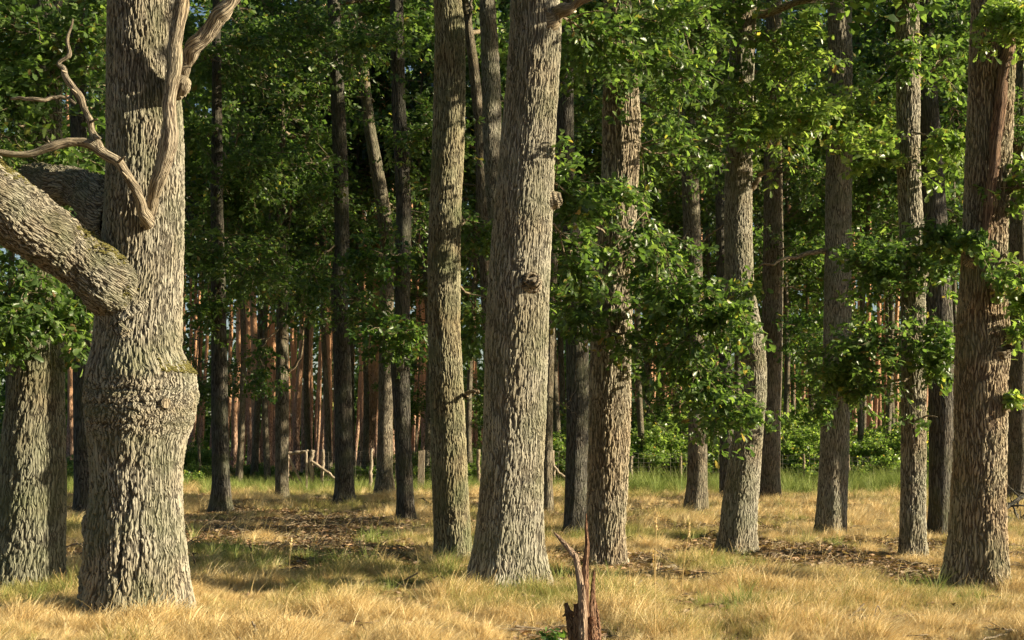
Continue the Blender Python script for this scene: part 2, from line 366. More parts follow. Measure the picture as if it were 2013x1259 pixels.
# ------------------------------------------------------------------ trunks
def make_trunk(name, prof, d, mtl, parent, H=23.0, step=0.1, nseg=48, flare=0.34, lumps=0.022, seed=0, kfun=None, deform=None, topr=0.35, smooth=.12):
    """prof: (row, left px, right px) from top of the frame down to the ground. returns centre-line function"""
    rs = np.random.RandomState(seed + 5)
    pr = sorted(prof, key=lambda q: -q[0])
    z = np.array([EYE - (q[0] - HZ) * d / F for q in pr]); cx = np.array([((q[1] + q[2]) / 2 - CX) * d / F for q in pr])
    r = np.array([(q[2] - q[1]) / 2 * d / F for q in pr])
    # go on above the frame
    ztop = z[-1]; k = (cx[-1] - cx[-3]) / max(z[-1] - z[-3], .1) * .5; k = float(np.clip(k, -.08, .08))
    if H > ztop + 2:
        for tt in (.33, .66, 1.0):
            zz = ztop + (H - ztop) * tt
            z = np.append(z, zz); cx = np.append(cx, cx[-1] + k * (H - ztop) / 3); r = np.append(r, r[len(pr) - 1] * (1 - (1 - topr) * tt))
    z[0] = -0.15
    zs = np.arange(-0.15, z[-1], step)
    if len(zs) and ztop < z[-1]:   # coarser above the frame
        zs = np.concatenate([zs[zs < ztop + .5], np.arange(ztop + .5, z[-1] + .3, .5)])
    # smooth interpolation
    def sm(v):
        s = np.interp(zs, z, v)
        w = max(1, int(smooth / step)); kk = np.ones(2 * w + 1) / (2 * w + 1)
        return np.convolve(np.pad(s, w, mode='edge'), kk, 'valid')
    cs, rr = sm(cx), sm(r)
    th = np.linspace(0, 2 * math.pi, nseg, endpoint=False)
    ph = rs.uniform(0, 6.28, 8)
    TH, ZZ = np.meshgrid(th, zs)
    lob = (np.sin(3 * TH + ph[0]) + .8 * np.sin(5 * TH + ph[1]) + .5 * np.sin(8 * TH + ph[2])) / 2.3
    fl = np.exp(-np.maximum(ZZ, 0) / .35)
    ir = (np.sin(2 * TH + ZZ * .7 + ph[3]) + np.sin(3 * TH - ZZ * 1.1 + ph[4]) + .6 * np.sin(4 * TH + ZZ * 2.3 + ph[5]) + .5 * np.sin(1 * TH + ZZ * 3.7 + ph[6])) / 3
    R = rr[:, None] * (1 + flare * .45 * lob * fl + lumps * 1.6 * ir)
    V = np.stack([cs[:, None] + R * np.cos(TH), d + R * np.sin(TH), ZZ], -1)
    if deform is not None: V = deform(V, TH, ZZ, rr)
    rm = float(np.median(rr[zs < ztop]))
    kz = np.ones_like(zs) if kfun is None else kfun(zs)
    s = np.concatenate([[0], np.cumsum(np.diff(zs) * (kz[1:] + kz[:-1]) / 2)])
    of = rs.uniform(-20, 20, 2)
    rt = rr if False else np.full_like(rr, rm)
    tc = np.stack([rt[:, None] * np.cos(TH) + of[0], rt[:, None] * np.sin(TH) + of[1], s[:, None] + 0 * TH], -1)
    acc = Acc(); nz = len(zs)
    i = np.arange(nz - 1)[:, None] * nseg; j = np.arange(nseg)[None]; j2 = (j + 1) % nseg
    f = np.stack([i + j, i + j2, i + nseg + j2, i + nseg + j], -1).reshape(-1, 4)
    acc.add(V.reshape(-1, 3), f, 0, tc.reshape(-1, 3))
    acc.obj(name, M[mtl], parent)
    return lambda q: (np.array([np.interp(q, zs, cs), d, q]), float(np.interp(q, zs, rr)))

def limb(acc, ctrl, radii, ns=24, n=60, wob=.0, rs=RS, mat=0, rough=.0, ks=1.0):
    """a thick branch as tube; ctrl list of 3D points, radii at them"""
    c4 = np.hstack([np.array(ctrl), np.array(radii)[:, None]])
    q = resample(c4, n); q[:, 3] = np.maximum(q[:, 3], .003)
    sd = 1.7 + 31.7 * float(abs(np.array(radii)[0])) + float(np.array(ctrl)[0][0])
    if wob: q[:, :3] += np.array([[mnoise.noise((i * 9.0 / n, sd, k * 9.1)) for k in range(3)] for i in range(n)]) * wob
    if rough: q[:, 3] *= 1 + rough * np.array([mnoise.fractal((i * 16.0 / n, sd, 3.3), 1, 2, 3) for i in range(n)])
    tubes(acc, q[:, :3], q[:, 3], ns, mat)
    if ks != 1: acc.tc[-1] = acc.tc[-1] * [1, 1, ks]
    if rough:
        V = acc.v[-1].reshape(n, ns, 3); c = q[:, None, :3]; L = np.concatenate([[0], np.cumsum(np.linalg.norm(np.diff(q[:, :3], axis=0), axis=1))])
        th = np.arange(ns) * 6.2832 / ns
        m_ = np.array([[1 + rough * 1.1 * mnoise.fractal((math.cos(t) * 1.6 + sd, math.sin(t) * 1.6, L[i] * 2.2), 1, 2, 4) for t in th] for i in range(n)])
        acc.v[-1] = (c + (V - c) * m_[..., None]).reshape(-1, 3)
    return q

def auto_crown(br, fo, line, z0, z1, nb, L, leaf, lod, ntw, rs, per=2, r0=.05, spread=1.0, az=None, sub=3, rise=.25):
    for _ in range(nb):
        z = rs.uniform(z0, z1); c, r = line(z)
        th = rs.uniform(0, 6.283) if az is None else rs.uniform(*az)
        l = L * rs.uniform(.6, 1.1) * (1 - .45 * max(0, (z - z0) / max(z1 - z0, .1)) ** 2)
        dv = np.array([math.cos(th), math.sin(th), 0])
        up = rs.uniform(.0, 2 * rise)
        pts = [c, c + dv * l * .35 + [0, 0, l * up * .5], c + dv * l * .7 + rs.normal(0, .12 * l, 3) + [0, 0, l * up * .75], c + dv * l + rs.normal(0, .15 * l, 3) + [0, 0, l * up * .7]]
        bough(br, fo, pts, r0, spread, ntw, leaf, lod, per, rs=rs, sub=sub)

# name, label, d, bark, profile, options
OAK = [
 dict(k='edge', d=15.6, bark='bark_edge', seg=150, step=.018, H=21, prof=[(0, 66, 120), (200, 60, 120), (400, 52, 122), (560, 44, 122), (700, 28, 122), (850, 8, 124), (950, 0, 126), (1060, -8, 124), (1120, -14, 124), (1160, -24, 134)],
      label='thick furrowed oak at the left edge, behind the burred oak, base in green grass', short='left-edge oak'),
 dict(k='burred', d=13.4, bark='bark_big', seg=260, step=.010, H=17, prof=[(0, 215, 338), (100, 213, 345), (250, 212, 357), (330, 212, 358), (400, 208, 358), (480, 205, 358), (560, 200, 357), (640, 190, 356), (690, 184, 357), (715, 176, 368), (735, 172, 384), (790, 166, 386), (830, 170, 380), (870, 176, 366), (920, 181, 358), (980, 180, 357), (1020, 172, 358), (1060, 166, 361), (1110, 162, 365), (1150, 158, 370), (1190, 152, 378), (1210, 147, 384)],
      label='massive burred oak with swollen knobbly trunk and big limb, nearest on the left', short='burred oak'),
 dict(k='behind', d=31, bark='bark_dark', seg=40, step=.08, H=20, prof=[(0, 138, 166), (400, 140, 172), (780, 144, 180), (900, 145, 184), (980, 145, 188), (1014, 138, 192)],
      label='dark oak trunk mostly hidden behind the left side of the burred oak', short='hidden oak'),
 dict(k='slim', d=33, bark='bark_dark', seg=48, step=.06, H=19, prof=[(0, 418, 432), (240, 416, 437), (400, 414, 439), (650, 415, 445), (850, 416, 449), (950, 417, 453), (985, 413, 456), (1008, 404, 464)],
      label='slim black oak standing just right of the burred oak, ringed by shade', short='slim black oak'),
 dict(k='forked', d=39, bark='bark_far', seg=40, step=.07, H=11.5, topr=.5, prof=[(420, 550, 562), (500, 548, 564), (590, 545, 566), (700, 542, 567), (800, 541, 568), (900, 541, 567), (960, 541, 567), (988, 537, 573)],
      label='small forked oak beside the left end of the wooden gate', short='forked oak'),
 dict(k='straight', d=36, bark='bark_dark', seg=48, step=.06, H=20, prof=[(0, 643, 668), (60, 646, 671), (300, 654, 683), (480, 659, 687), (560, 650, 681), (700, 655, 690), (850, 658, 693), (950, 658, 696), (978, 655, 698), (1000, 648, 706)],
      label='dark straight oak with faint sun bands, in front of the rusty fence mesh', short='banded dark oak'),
 dict(k='leaning', d=41, bark='bark_far', seg=40, step=.08, H=19, prof=[(0, 695, 714), (150, 705, 726), (250, 715, 738), (400, 738, 766), (480, 748, 776), (600, 746, 774), (750, 744, 773), (850, 742, 772), (930, 740, 772), (976, 730, 782)],
      label='leaning pale-footed oak left of the narrow dark oak, near the fence', short='leaning oak'),
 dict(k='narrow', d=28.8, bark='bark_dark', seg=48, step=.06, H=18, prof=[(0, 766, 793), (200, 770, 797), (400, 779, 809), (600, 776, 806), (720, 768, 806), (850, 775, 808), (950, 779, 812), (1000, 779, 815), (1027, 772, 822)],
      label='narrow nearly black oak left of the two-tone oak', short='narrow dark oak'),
 dict(k='twotone', d=19, bark='bark_olive', seg=180, step=.018, H=20, prof=[(0, 853, 906), (60, 857, 914), (200, 854, 914), (300, 850, 911), (400, 845, 906), (500, 841, 904), (650, 842, 904), (800, 846, 913), (900, 849, 918), (1000, 852, 922), (1070, 854, 926), (1108, 846, 934)],
      label='tall oak with dark left half and bright ridged right half, left of centre', short='two-tone oak'),
 dict(k='backleft', d=30, bark='bark_mid', seg=60, step=.06, H=19, prof=[(0, 943, 973), (170, 948, 984), (300, 950, 985), (420, 958, 992), (700, 975, 1008), (900, 985, 1018), (1000, 985, 1022)],
      label='brown oak trunk showing above behind the broad central oak\'s left shoulder', short='shoulder oak'),
 dict(k='backlean', d=34, bark='bark_far', seg=40, step=.08, H=17, prof=[(0, 905, 921), (120, 920, 940), (250, 932, 954), (420, 938, 962), (600, 946, 972), (800, 955, 983), (960, 958, 990), (1003, 955, 995)],
      label='thin leaning oak between the two-tone oak and broad central oak', short='thin leaning oak'),
 dict(k='center', d=15.2, bark='bark_center', seg=240, step=.012, H=20, prof=[(0, 1004, 1098), (60, 1004, 1102), (200, 993, 1095), (300, 984, 1090), (400, 975, 1086), (500, 966, 1081), (600, 959, 1078), (700, 954, 1076), (800, 951, 1073), (900, 948, 1068), (1000, 940, 1066), (1060, 932, 1068), (1110, 920, 1074), (1145, 910, 1082), (1165, 903, 1090)],
      label='broad pale oak in the centre, its trunk flaring to a wide grooved foot', short='central oak'),
 dict(k='striped', d=32, bark='bark_far', seg=40, step=.07, H=18, prof=[(0, 1100, 1118), (300, 1090, 1110), (600, 1074, 1092), (800, 1068, 1087), (950, 1066, 1086), (1012, 1060, 1090)],
      label='thin dark oak half hidden by the right side of the central oak', short='half-hidden oak'),
 dict(k='inshade', d=25.5, bark='bark_dark', seg=70, step=.05, H=19, prof=[(0, 1094, 1124), (100, 1093, 1126), (350, 1096, 1130), (550, 1108, 1150), (700, 1113, 1157), (850, 1113, 1157), (980, 1110, 1155), (1030, 1107, 1156), (1048, 1102, 1160)],
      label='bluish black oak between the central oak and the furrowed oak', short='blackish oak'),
 dict(k='furrowed', d=18.2, bark='bark_rose', seg=180, step=.018, H=20, prof=[(0, 1188, 1238), (120, 1186, 1250), (250, 1185, 1259), (350, 1185, 1254), (500, 1175, 1247), (600, 1168, 1243), (700, 1160, 1238), (850, 1157, 1238), (950, 1155, 1234), (1040, 1152, 1228), (1090, 1150, 1230), (1118, 1142, 1238)],
      label='deeply furrowed oak with leafy bough, right behind the splintered stump', short='furrowed oak'),
 dict(k='short', d=33, bark='bark_far', seg=50, step=.06, H=18, prof=[(0, 1337, 1361), (300, 1338, 1370), (500, 1345, 1380), (700, 1350, 1385), (850, 1353, 1390), (950, 1350, 1391), (990, 1344, 1393), (1007, 1338, 1397)],
      label='oak left of the bent oak, dark left side and sandy lit right side', short='sandy oak'),
 dict(k='small', d=38.5, bark='bark_dark', seg=36, step=.08, H=16, prof=[(0, 1400, 1418), (500, 1408, 1428), (800, 1414, 1442), (900, 1415, 1446), (992, 1412, 1450)],
      label='small dark oak tucked behind the left edge of the bent oak', short='tucked oak'),
 dict(k='bent', d=20.8, bark='bark_fine', seg=160, step=.02, H=19, prof=[(0, 1441, 1487), (150, 1432, 1481), (300, 1427, 1478), (450, 1424, 1478), (550, 1425, 1481), (610, 1428, 1490), (660, 1442, 1501), (720, 1458, 1507), (780, 1456, 1507), (850, 1442, 1500), (930, 1428, 1494), (1000, 1419, 1488), (1050, 1414, 1487), (1090, 1400, 1494)],
      label='oak with bent, bulging trunk behind hanging leaves, right of centre', short='bent oak'),
 dict(k='rearpair', d=39, bark='bark_far', seg=46, step=.07, H=19, prof=[(0, 1506, 1536), (300, 1502, 1537), (500, 1500, 1540), (700, 1498, 1538), (850, 1494, 1534), (940, 1491, 1534), (992, 1485, 1540)],
      label='farther oak just right of the bent oak, foot lit beside green brush', short='brushside oak'),
 dict(k='grey', d=23.6, bark='bark_fine', seg=110, step=.03, H=20, prof=[(0, 1627, 1673), (150, 1629, 1675), (300, 1625, 1675), (450, 1623, 1673), (600, 1621, 1673), (750, 1617, 1671), (900, 1612, 1668), (1000, 1607, 1665), (1040, 1603, 1665), (1064, 1598, 1669)],
      label='straight grey oak with smooth dark left side, left of the slender pale oak', short='straight grey oak'),
 dict(k='pale', d=20, bark='bark_mid', seg=110, step=.03, H=19, prof=[(0, 1760, 1804), (120, 1763, 1808), (300, 1763, 1807), (420, 1768, 1812), (480, 1770, 1820), (530, 1774, 1824), (580, 1772, 1818), (700, 1773, 1818), (850, 1773, 1819), (1000, 1771, 1818), (1060, 1769, 1820), (1096, 1764, 1826)],
      label='slender pale oak with slight kink, between grey oak and shaded oak', short='slender pale oak'),
 dict(k='shaded', d=23.4, bark='bark_dark', seg=70, step=.04, H=18, prof=[(0, 1806, 1834), (150, 1808, 1840), (300, 1811, 1852), (450, 1814, 1862), (600, 1818, 1872), (750, 1826, 1877), (900, 1827, 1873), (1000, 1826, 1871), (1040, 1822, 1872), (1066, 1814, 1878)],
      label='shaded charcoal oak right behind the slender pale oak', short='charcoal oak'),
 dict(k='dead', d=16, bark='bark_red', seg=190, step=.015, H=19, prof=[(0, 1912, 1992), (150, 1906, 1992), (300, 1900, 1986), (420, 1896, 1980), (500, 1892, 1978), (600, 1885, 1979), (660, 1882, 1984), (700, 1880, 1984), (750, 1879, 1978), (900, 1877, 1977), (1000, 1870, 1976), (1060, 1866, 1978), (1110, 1858, 1982), (1148, 1846, 1992)],
      label='big oak at right with a peeled dead branch running down its trunk', short='dead-branch oak'),
 dict(k='rightedge', d=38, bark='bark_far', seg=46, step=.07, H=19, prof=[(0, 1990, 2024), (400, 1986, 2024), (700, 1983, 2024), (900, 1982, 2026), (990, 1978, 2032)],
      label='oak trunk cut off by the right edge of the picture', short='right-edge oak'),
]

def oak_deform(V, TH, ZZ, rr):
    """swollen burr: blocky plates parted by level cracks, lumps on the low left side, long seams down the front"""
    c = V.mean(axis=1, keepdims=True); dirn = norm((V - c) * np.array([1, 1, 0]))
    out = V.copy(); off = np.zeros_like(ZZ)
    burr = np.exp(-((ZZ - 1.93) / .27) ** 4)
    low = np.exp(-((ZZ - .55) / .5) ** 4) * np.clip(-np.cos(TH + .35) * 1.6 - .25, 0, 1)
    m_ = (burr > .02) | (low > .02)
    idx = np.argwhere(m_)
    rows = [(.000, 1.93 + .155), (1.1, 1.93 + .02), (2.3, 1.93 - .16)]
    for i, j in idx:
        th, z = TH[i, j], ZZ[i, j]; b = burr[i, j]; w = low[i, j]
        p = (math.cos(th) * 2.2, math.sin(th) * 2.2, z * 3.0)
        v = .5 * mnoise.fractal(p, 1, 2, 3) * (.05 * b + .12 * w)
        # level cracks that wander and break off
        wv = .05 * mnoise.noise((math.cos(th) * 2.5, math.sin(th) * 2.5, 3.1)) + .02 * mnoise.noise((math.cos(th) * 9, math.sin(th) * 9, 7.7))
        for k, z0 in rows:
            st = .55 + .45 * mnoise.noise((math.cos(th) * 1.6 + k, math.sin(th) * 1.6, k * 5))
            v -= .035 * b * st * math.exp(-((z - z0 - wv * (1 if k != 1.1 else -1)) / .010) ** 2)
        if w > .05:
            cz = abs(((z + .06 * mnoise.noise((math.cos(th) * 3, math.sin(th) * 3, z * 2))) / .13) % 1 - .5) * 2
            v -= .03 * w * max(0, cz - .8) * 5
        off[i, j] = v
    for th0, wd, dp, za, zb in ((-1.52, .035, .045, .1, 1.35), (-1.25, .03, .03, .2, 1.2), (-2.0, .03, .02, .3, 1.5)):
        t_ = th0 + .06 * np.sin(ZZ * 5 + th0 * 7) + .03 * np.sin(ZZ * 13); tw = np.mod(TH - t_ + math.pi, 2 * math.pi) - math.pi
        off -= dp * np.exp(-(tw / wd) ** 2) * np.clip((ZZ - za) / .2, 0, 1) * np.clip((zb - ZZ) / .3, 0, 1)
    return out + dirn * off[..., None]
def oak_k(z):
    return 1 + 2.2 * np.exp(-((z - 1.93) / .27) ** 4)

roots, lines = {}, {}
for i, t in enumerate(OAK):
    pr = t['prof']; b = pr[-1]
    base = P((b[1] + b[2]) / 2, HZ, t['d']); base[2] = 0
    root = empty('oak_tree', base)
    tag(root, t['label'], 'oak tree')
    kw = {}
    if t['k'] == 'burred': kw = dict(deform=oak_deform, kfun=oak_k, flare=.25, smooth=.03)
    if t['k'] == 'center': kw = dict(flare=.55)
    line = make_trunk('trunk', pr, t['d'], t['bark'], root, H=t['H'], step=t['step'], nseg=t['seg'], seed=i * 7, topr=t.get('topr', .35), **kw)
    roots[t['k']] = root; lines[t['k']] = line
    t['root'] = root

# ------------------------------------------------------------------ burred oak: limbs, dead branches, moss
R_ = roots['burred']; D0 = 13.4
def pd(px, py, dd=0): return P(px, py, D0 + dd)
a1 = Acc()
LQ = limb(a1, [pd(276, 790, .06), pd(277, 700, .0), pd(270, 640, -.06), pd(247, 590, -.14), pd(190, 536, -.34), (pd(110, 472, -.55)), pd(40, 425, -.7), pd(-40, 360, -.85), pd(-180, 240, -1.0), pd(-330, 60, -1.0)],
     [x * D0 / F for x in (50, 68, 72, 65, 57, 54, 57, 58, 50, 40)], ns=120, n=280, wob=.03, rough=.10, ks=1.8)
a1.obj('limb', M['bark_big'], R_)
a2 = Acc()
limb(a2, [pd(250, 430, .1), pd(200, 400, .3), pd(150, 372, .55), pd(90, 355, .9), pd(20, 362, 1.3), pd(-80, 385, 1.8), pd(-220, 360, 2.4)],
     [x * D0 / F for x in (56, 48, 40, 36, 32, 30, 26)], ns=60, n=120, wob=.04, rough=.12, ks=1.8)
tag(a2.obj('limb', M['bark_big'], R_), 'shaded arching limb at the back')
a3 = Acc()
limb(a3, [pd(288, 440, -.32), pd(286, 418, -.5), pd(264, 372, -.62), pd(232, 320, -.68), pd(196, 297, -.7), pd(150, 279, -.75), pd(100, 290, -.8), pd(50, 300, -.85), pd(-60, 292, -.9)],
     [x * D0 / F for x in (14, 12, 9.5, 9.5, 9.5, 8, 7, 6, 5)], ns=18, n=110, wob=.03, rough=.16)
limb(a3, [pd(200, 298, -.7), pd(188, 275, -.7), pd(180, 240, -.68), pd(160, 205, -.66), pd(145, 175, -.64), pd(128, 140, -.62), pd(122, 122, -.6), pd(136, 108, -.6), pd(134, 75, -.58), pd(137, 40, -.56)],
     [x * D0 / F for x in (10, 8, 7, 6.5, 6.5, 5.5, 4.5, 4, 3, 2)], ns=14, n=80, wob=.04, rough=.16)
limb(a3, [pd(150, 205, -.66), pd(120, 190, -.66), pd(80, 198, -.7), pd(20, 192, -.72)], [x * D0 / F for x in (3, 3, 4, 2.5)], ns=8, n=24, wob=.02)
rsp = np.random.RandomState(4)
for (x, y), (dx, dy), r0 in (((232, 320), (14, -12), 3), ((180, 240), (12, -6), 2.5), ((150, 183), (-9, -8), 2), ((100, 290), (-6, -14), 2.2), ((60, 299), (6, 12), 1.6), ((188, 268), (9, 4), 5), ((250, 350), (-10, -12), 2.5), ((130, 142), (-9, -3), 3)):
    limb(a3, [pd(x, y, -.7), pd(x + dx * .5, y + dy * .6, -.78), pd(x + dx, y + dy, -.82)], [r0 * D0 / F, r0 * .8 * D0 / F, r0 * .5 * D0 / F], ns=8, n=8, rough=.2)
tag(a3.obj('dead_branch', M['deadwood'], R_), 'grey forked dead branch reaching left')
a4 = Acc()
limb(a4, [pd(292, 438, -.30), pd(300, 405, -.45), pd(312, 350, -.55), pd(328, 280, -.6), pd(334, 200, -.6), pd(346, 110, -.58), pd(355, 30, -.55), pd(364, -60, -.5), pd(380, -260, -.4)],
     [x * D0 / F for x in (8, 12, 15, 16, 12, 15, 14, 13, 10)], ns=26, n=140, wob=.03, rough=.15)
a4.obj('dead_branch', M['deadwood'], R_)
a5 = Acc()
limb(a5, [pd(345, 185, .0), pd(352, 165, -.2), pd(362, 130, -.35), pd(385, 92, -.4), pd(420, 45, -.45), pd(462, -10, -.5), pd(530, -110, -.6)],
     [x * D0 / F for x in (15, 15, 13, 16, 15, 13, 10)], ns=26, n=100, wob=.025, rough=.15)
limb(a5, [pd(346, 178, -.2), pd(356, 165, -.34), pd(360, 152, -.40)], [x * D0 / F for x in (12, 17, 6)], ns=16, n=14, rough=.3)
tag(a5.obj('dead_branch', M['deadwood'], R_), 'peeled fork of dead wood slanting up to the right')
# moss cushions along the top of the limb, on the burr shoulder
mo = Acc(); rs = np.random.RandomState(3)
mv = []
for k in range(2600):
    q = LQ[rs.randint(75, 235)]; th = rs.normal(.1, .34); T_ = np.array([.72, .1, -.68]); up = np.array([.68, 0, .72])
    mv.append(q[:3] + q[3] * (math.cos(th) * up + math.sin(th) * np.array([0, -1, 0]) ) * .99)
for k in range(420):
    z_ = 2.25 + abs(rs.normal(0, .05)); c_, r_ = lines['burred'](z_); th = rs.uniform(-1.0, .6)
    mv.append(c_ + np.array([math.cos(th), math.sin(th), 0]) * r_ * 1.0)
for k in range(260):
    q = LQ[rs.randint(62, 100)]; th = rs.normal(.9, .3)
    mv.append(q[:3] + q[3] * (math.cos(th) * np.array([.5, 0, .86]) + math.sin(th) * np.array([0, -1, 0])) * .99)
mv = np.array(mv)
tpl = np.array([(math.cos(q) * .5, math.sin(q) * .5, -.2) for q in np.linspace(0, 6.283, 6)[:-1]] + [(0, 0, .5)])
tf = np.array([(q, (q + 1) % 5, 5) for q in range(5)])
sz = rs.uniform(.014, .04, len(mv))
VV = mv[:, None] + (tpl[None] + rs.normal(0, .1, (len(mv), 6, 3))) * sz[:, None, None] * np.array([1.4, 1.4, .8])
mo.add(VV.reshape(-1, 3), (tf[None] + (np.arange(len(mv)) * 6)[:, None, None]).reshape(-1, 3))
tag(mo.obj('moss', M['moss'], R_), kind='stuff')
# sawn knot on the burr
def knot(root, c, r, nrm, name='knot', mtl='deadwood', face='deadwood', L=None):
    a_ = Acc(); nrm = norm(np.array(nrm, float)); c = np.array(c)
    L = L or r
    limb(a_, [c - nrm * r * 1.2, c - nrm * r * .2, c + nrm * L * .5, c + nrm * L], [r * 1.7, r * 1.35, r * 1.02, r * .6], ns=26, n=18, wob=r * .15, rough=.2)
    return a_.obj(name, [M[mtl]], root)
kz_ = pd(348, 795)[2]; c_, r_ = lines['burred'](kz_); cc_ = (pd(346, 795)[0] - c_[0]) / r_; kn = np.array([cc_, -math.sqrt(1 - cc_ ** 2), 0.0]); kc = c_ + kn * (r_ - .045)
a_ = Acc(); limb(a_, [kc - kn * .03, kc + kn * .02, kc + kn * .04, kc + kn * .052], [.075, .064, .055, .047], ns=28, n=14, rough=.10); a_.obj('knot', M['bark_far'], R_)
a_ = Acc(); th_ = np.linspace(0, 6.2832, 22)[:-1]; ka = norm(np.cross(kn, [0, 0, 1])); kb = np.cross(ka, kn); rr_ = .044 * (1 + .08 * np.sin(3 * th_))
dv_ = np.concatenate([[kc + kn * .058], kc + kn * .054 + rr_[:, None] * (np.cos(th_)[:, None] * ka + np.sin(th_)[:, None] * kb), kc + kn * .03 + 1.1 * rr_[:, None] * (np.cos(th_)[:, None] * ka + np.sin(th_)[:, None] * kb)])
a_.add(dv_, [(0, 1 + q, 1 + (q + 1) % 21) for q in range(21)]); a_.add(dv_[1:], [(q, 21 + q, 21 + (q + 1) % 21, (q + 1) % 21) for q in range(21)]); a_.obj('cut_face', M['deadwood'], R_)
knot(R_, pd(356, 168, -.33), .05, (.5, -1, .2))

# central oak: stub branch, burrs
R_ = roots['center']; D0 = 15.2
a_ = Acc()
limb(a_, [pd(1060, 60, .05), pd(1078, 46, -.1), pd(1100, 28, -.18), pd(1130, 10, -.25), pd(1165, -14, -.35), pd(1230, -60, -.5), pd(1330, -160, -.8)], [x * D0 / F for x in (26, 24, 15, 8.5, 7.5, 7, 6)], ns=24, n=60, wob=.03, rough=.25)
a_.obj('limb', M['twig'], R_)
knot(R_, pd(1085, 395, -.05), .085, (1, -.35, .25), L=.10)
knot(R_, pd(1045, 552, -.33), .075, (.2, -1, .25), L=.06)
# dead-branch oak
R_ = roots['dead']; D0 = 16
a_ = Acc()
limb(a_, [pd(2004, -120, -.1), pd(1993, 0, -.2), pd(1988, 60, -.25), pd(1972, 150, -.29), pd(1962, 250, -.31), pd(1950, 340, -.33), pd(1942, 420, -.34), pd(1937, 470, -.33), pd(1938, 492, -.25)], [x * D0 / F for x in (9, 10, 10, 11, 11.5, 10.5, 9.5, 8, 3)], ns=20, n=120, wob=.025, rough=.15)
tag(a_.obj('dead_branch', M['redbranch'], R_), 'peeled reddish dead branch')
knot(R_, pd(1968, 690, -.22), .09, (.75, -1, .15), L=.08)
knot(R_, pd(1915, 505, -.22), .07, (-.5, -1, .3), L=.05)
a_ = Acc()
limb(a_, [pd(1970, 370, 0), pd(1990, 368, -.1), pd(2013, 366, -.2), pd(2070, 350, -.3)], [.03, .03, .025, .02], ns=10, n=20, wob=.02)
a_.obj('branch', M['twig'], R_)
R_ = roots['furrowed']; D0 = 18.2
knot(R_, pd(1254, 245, -.05), .05, (1, -.5, .2))
R_ = roots['pale']; D0 = 20
knot(R_, pd(1818, 520, -.05), .07, (1, -.5, .1))
a_ = Acc()
limb(a_, [pd(1810, 826, -.1), pd(1822, 818, -.25), pd(1842, 820, -.4)], [.018, .014, .008], ns=8, n=12)
a_.obj('dead_branch', M['deadwood'], R_)
limb_specs = [('straight', [(662, 110), (685, 70), (710, 30)], .05), ('furrowed', [(1165, 590), (1160, 555), (1170, 520)], .04),
              ('bent', [(1478, 370), (1510, 335), (1560, 300)], .05), ('grey', [(1630, 490), (1560, 505), (1490, 525)], .05), ('leaning', [(735, 200), (715, 190), (672, 193)], .035),
              ('forked', [(560, 735), (590, 705), (596, 640), (600, 590)], .05), ('forked', [(553, 500), (575, 400), (590, 330), (612, 240)], .09), ('forked', [(552, 520), (548, 420), (556, 320), (553, 210)], .09),
              ('twotone', [(905, 782), (925, 775), (945, 768)], .04), ('short', [(1375, 480), (1398, 460), (1430, 440)], .03), ('slim', [(433, 680), (452, 668), (465, 668)], .03), ('backlean', [(918, 60), (925, 20), (930, -30)], .07)]
for k, pts, r in limb_specs:
    dd = [q['d'] for q in OAK if q['k'] == k][0]
    a_ = Acc(); n_ = len(pts)
    limb(a_, [P(x, y, dd - .15 * j) for j, (x, y) in enumerate(pts)], [r * (1 - .75 * j / (n_ - 1)) for j in range(n_)], ns=8, n=24, wob=.06)
    a_.obj('branch', M['bark_far'] if r > .06 else M['twig'], roots[k])

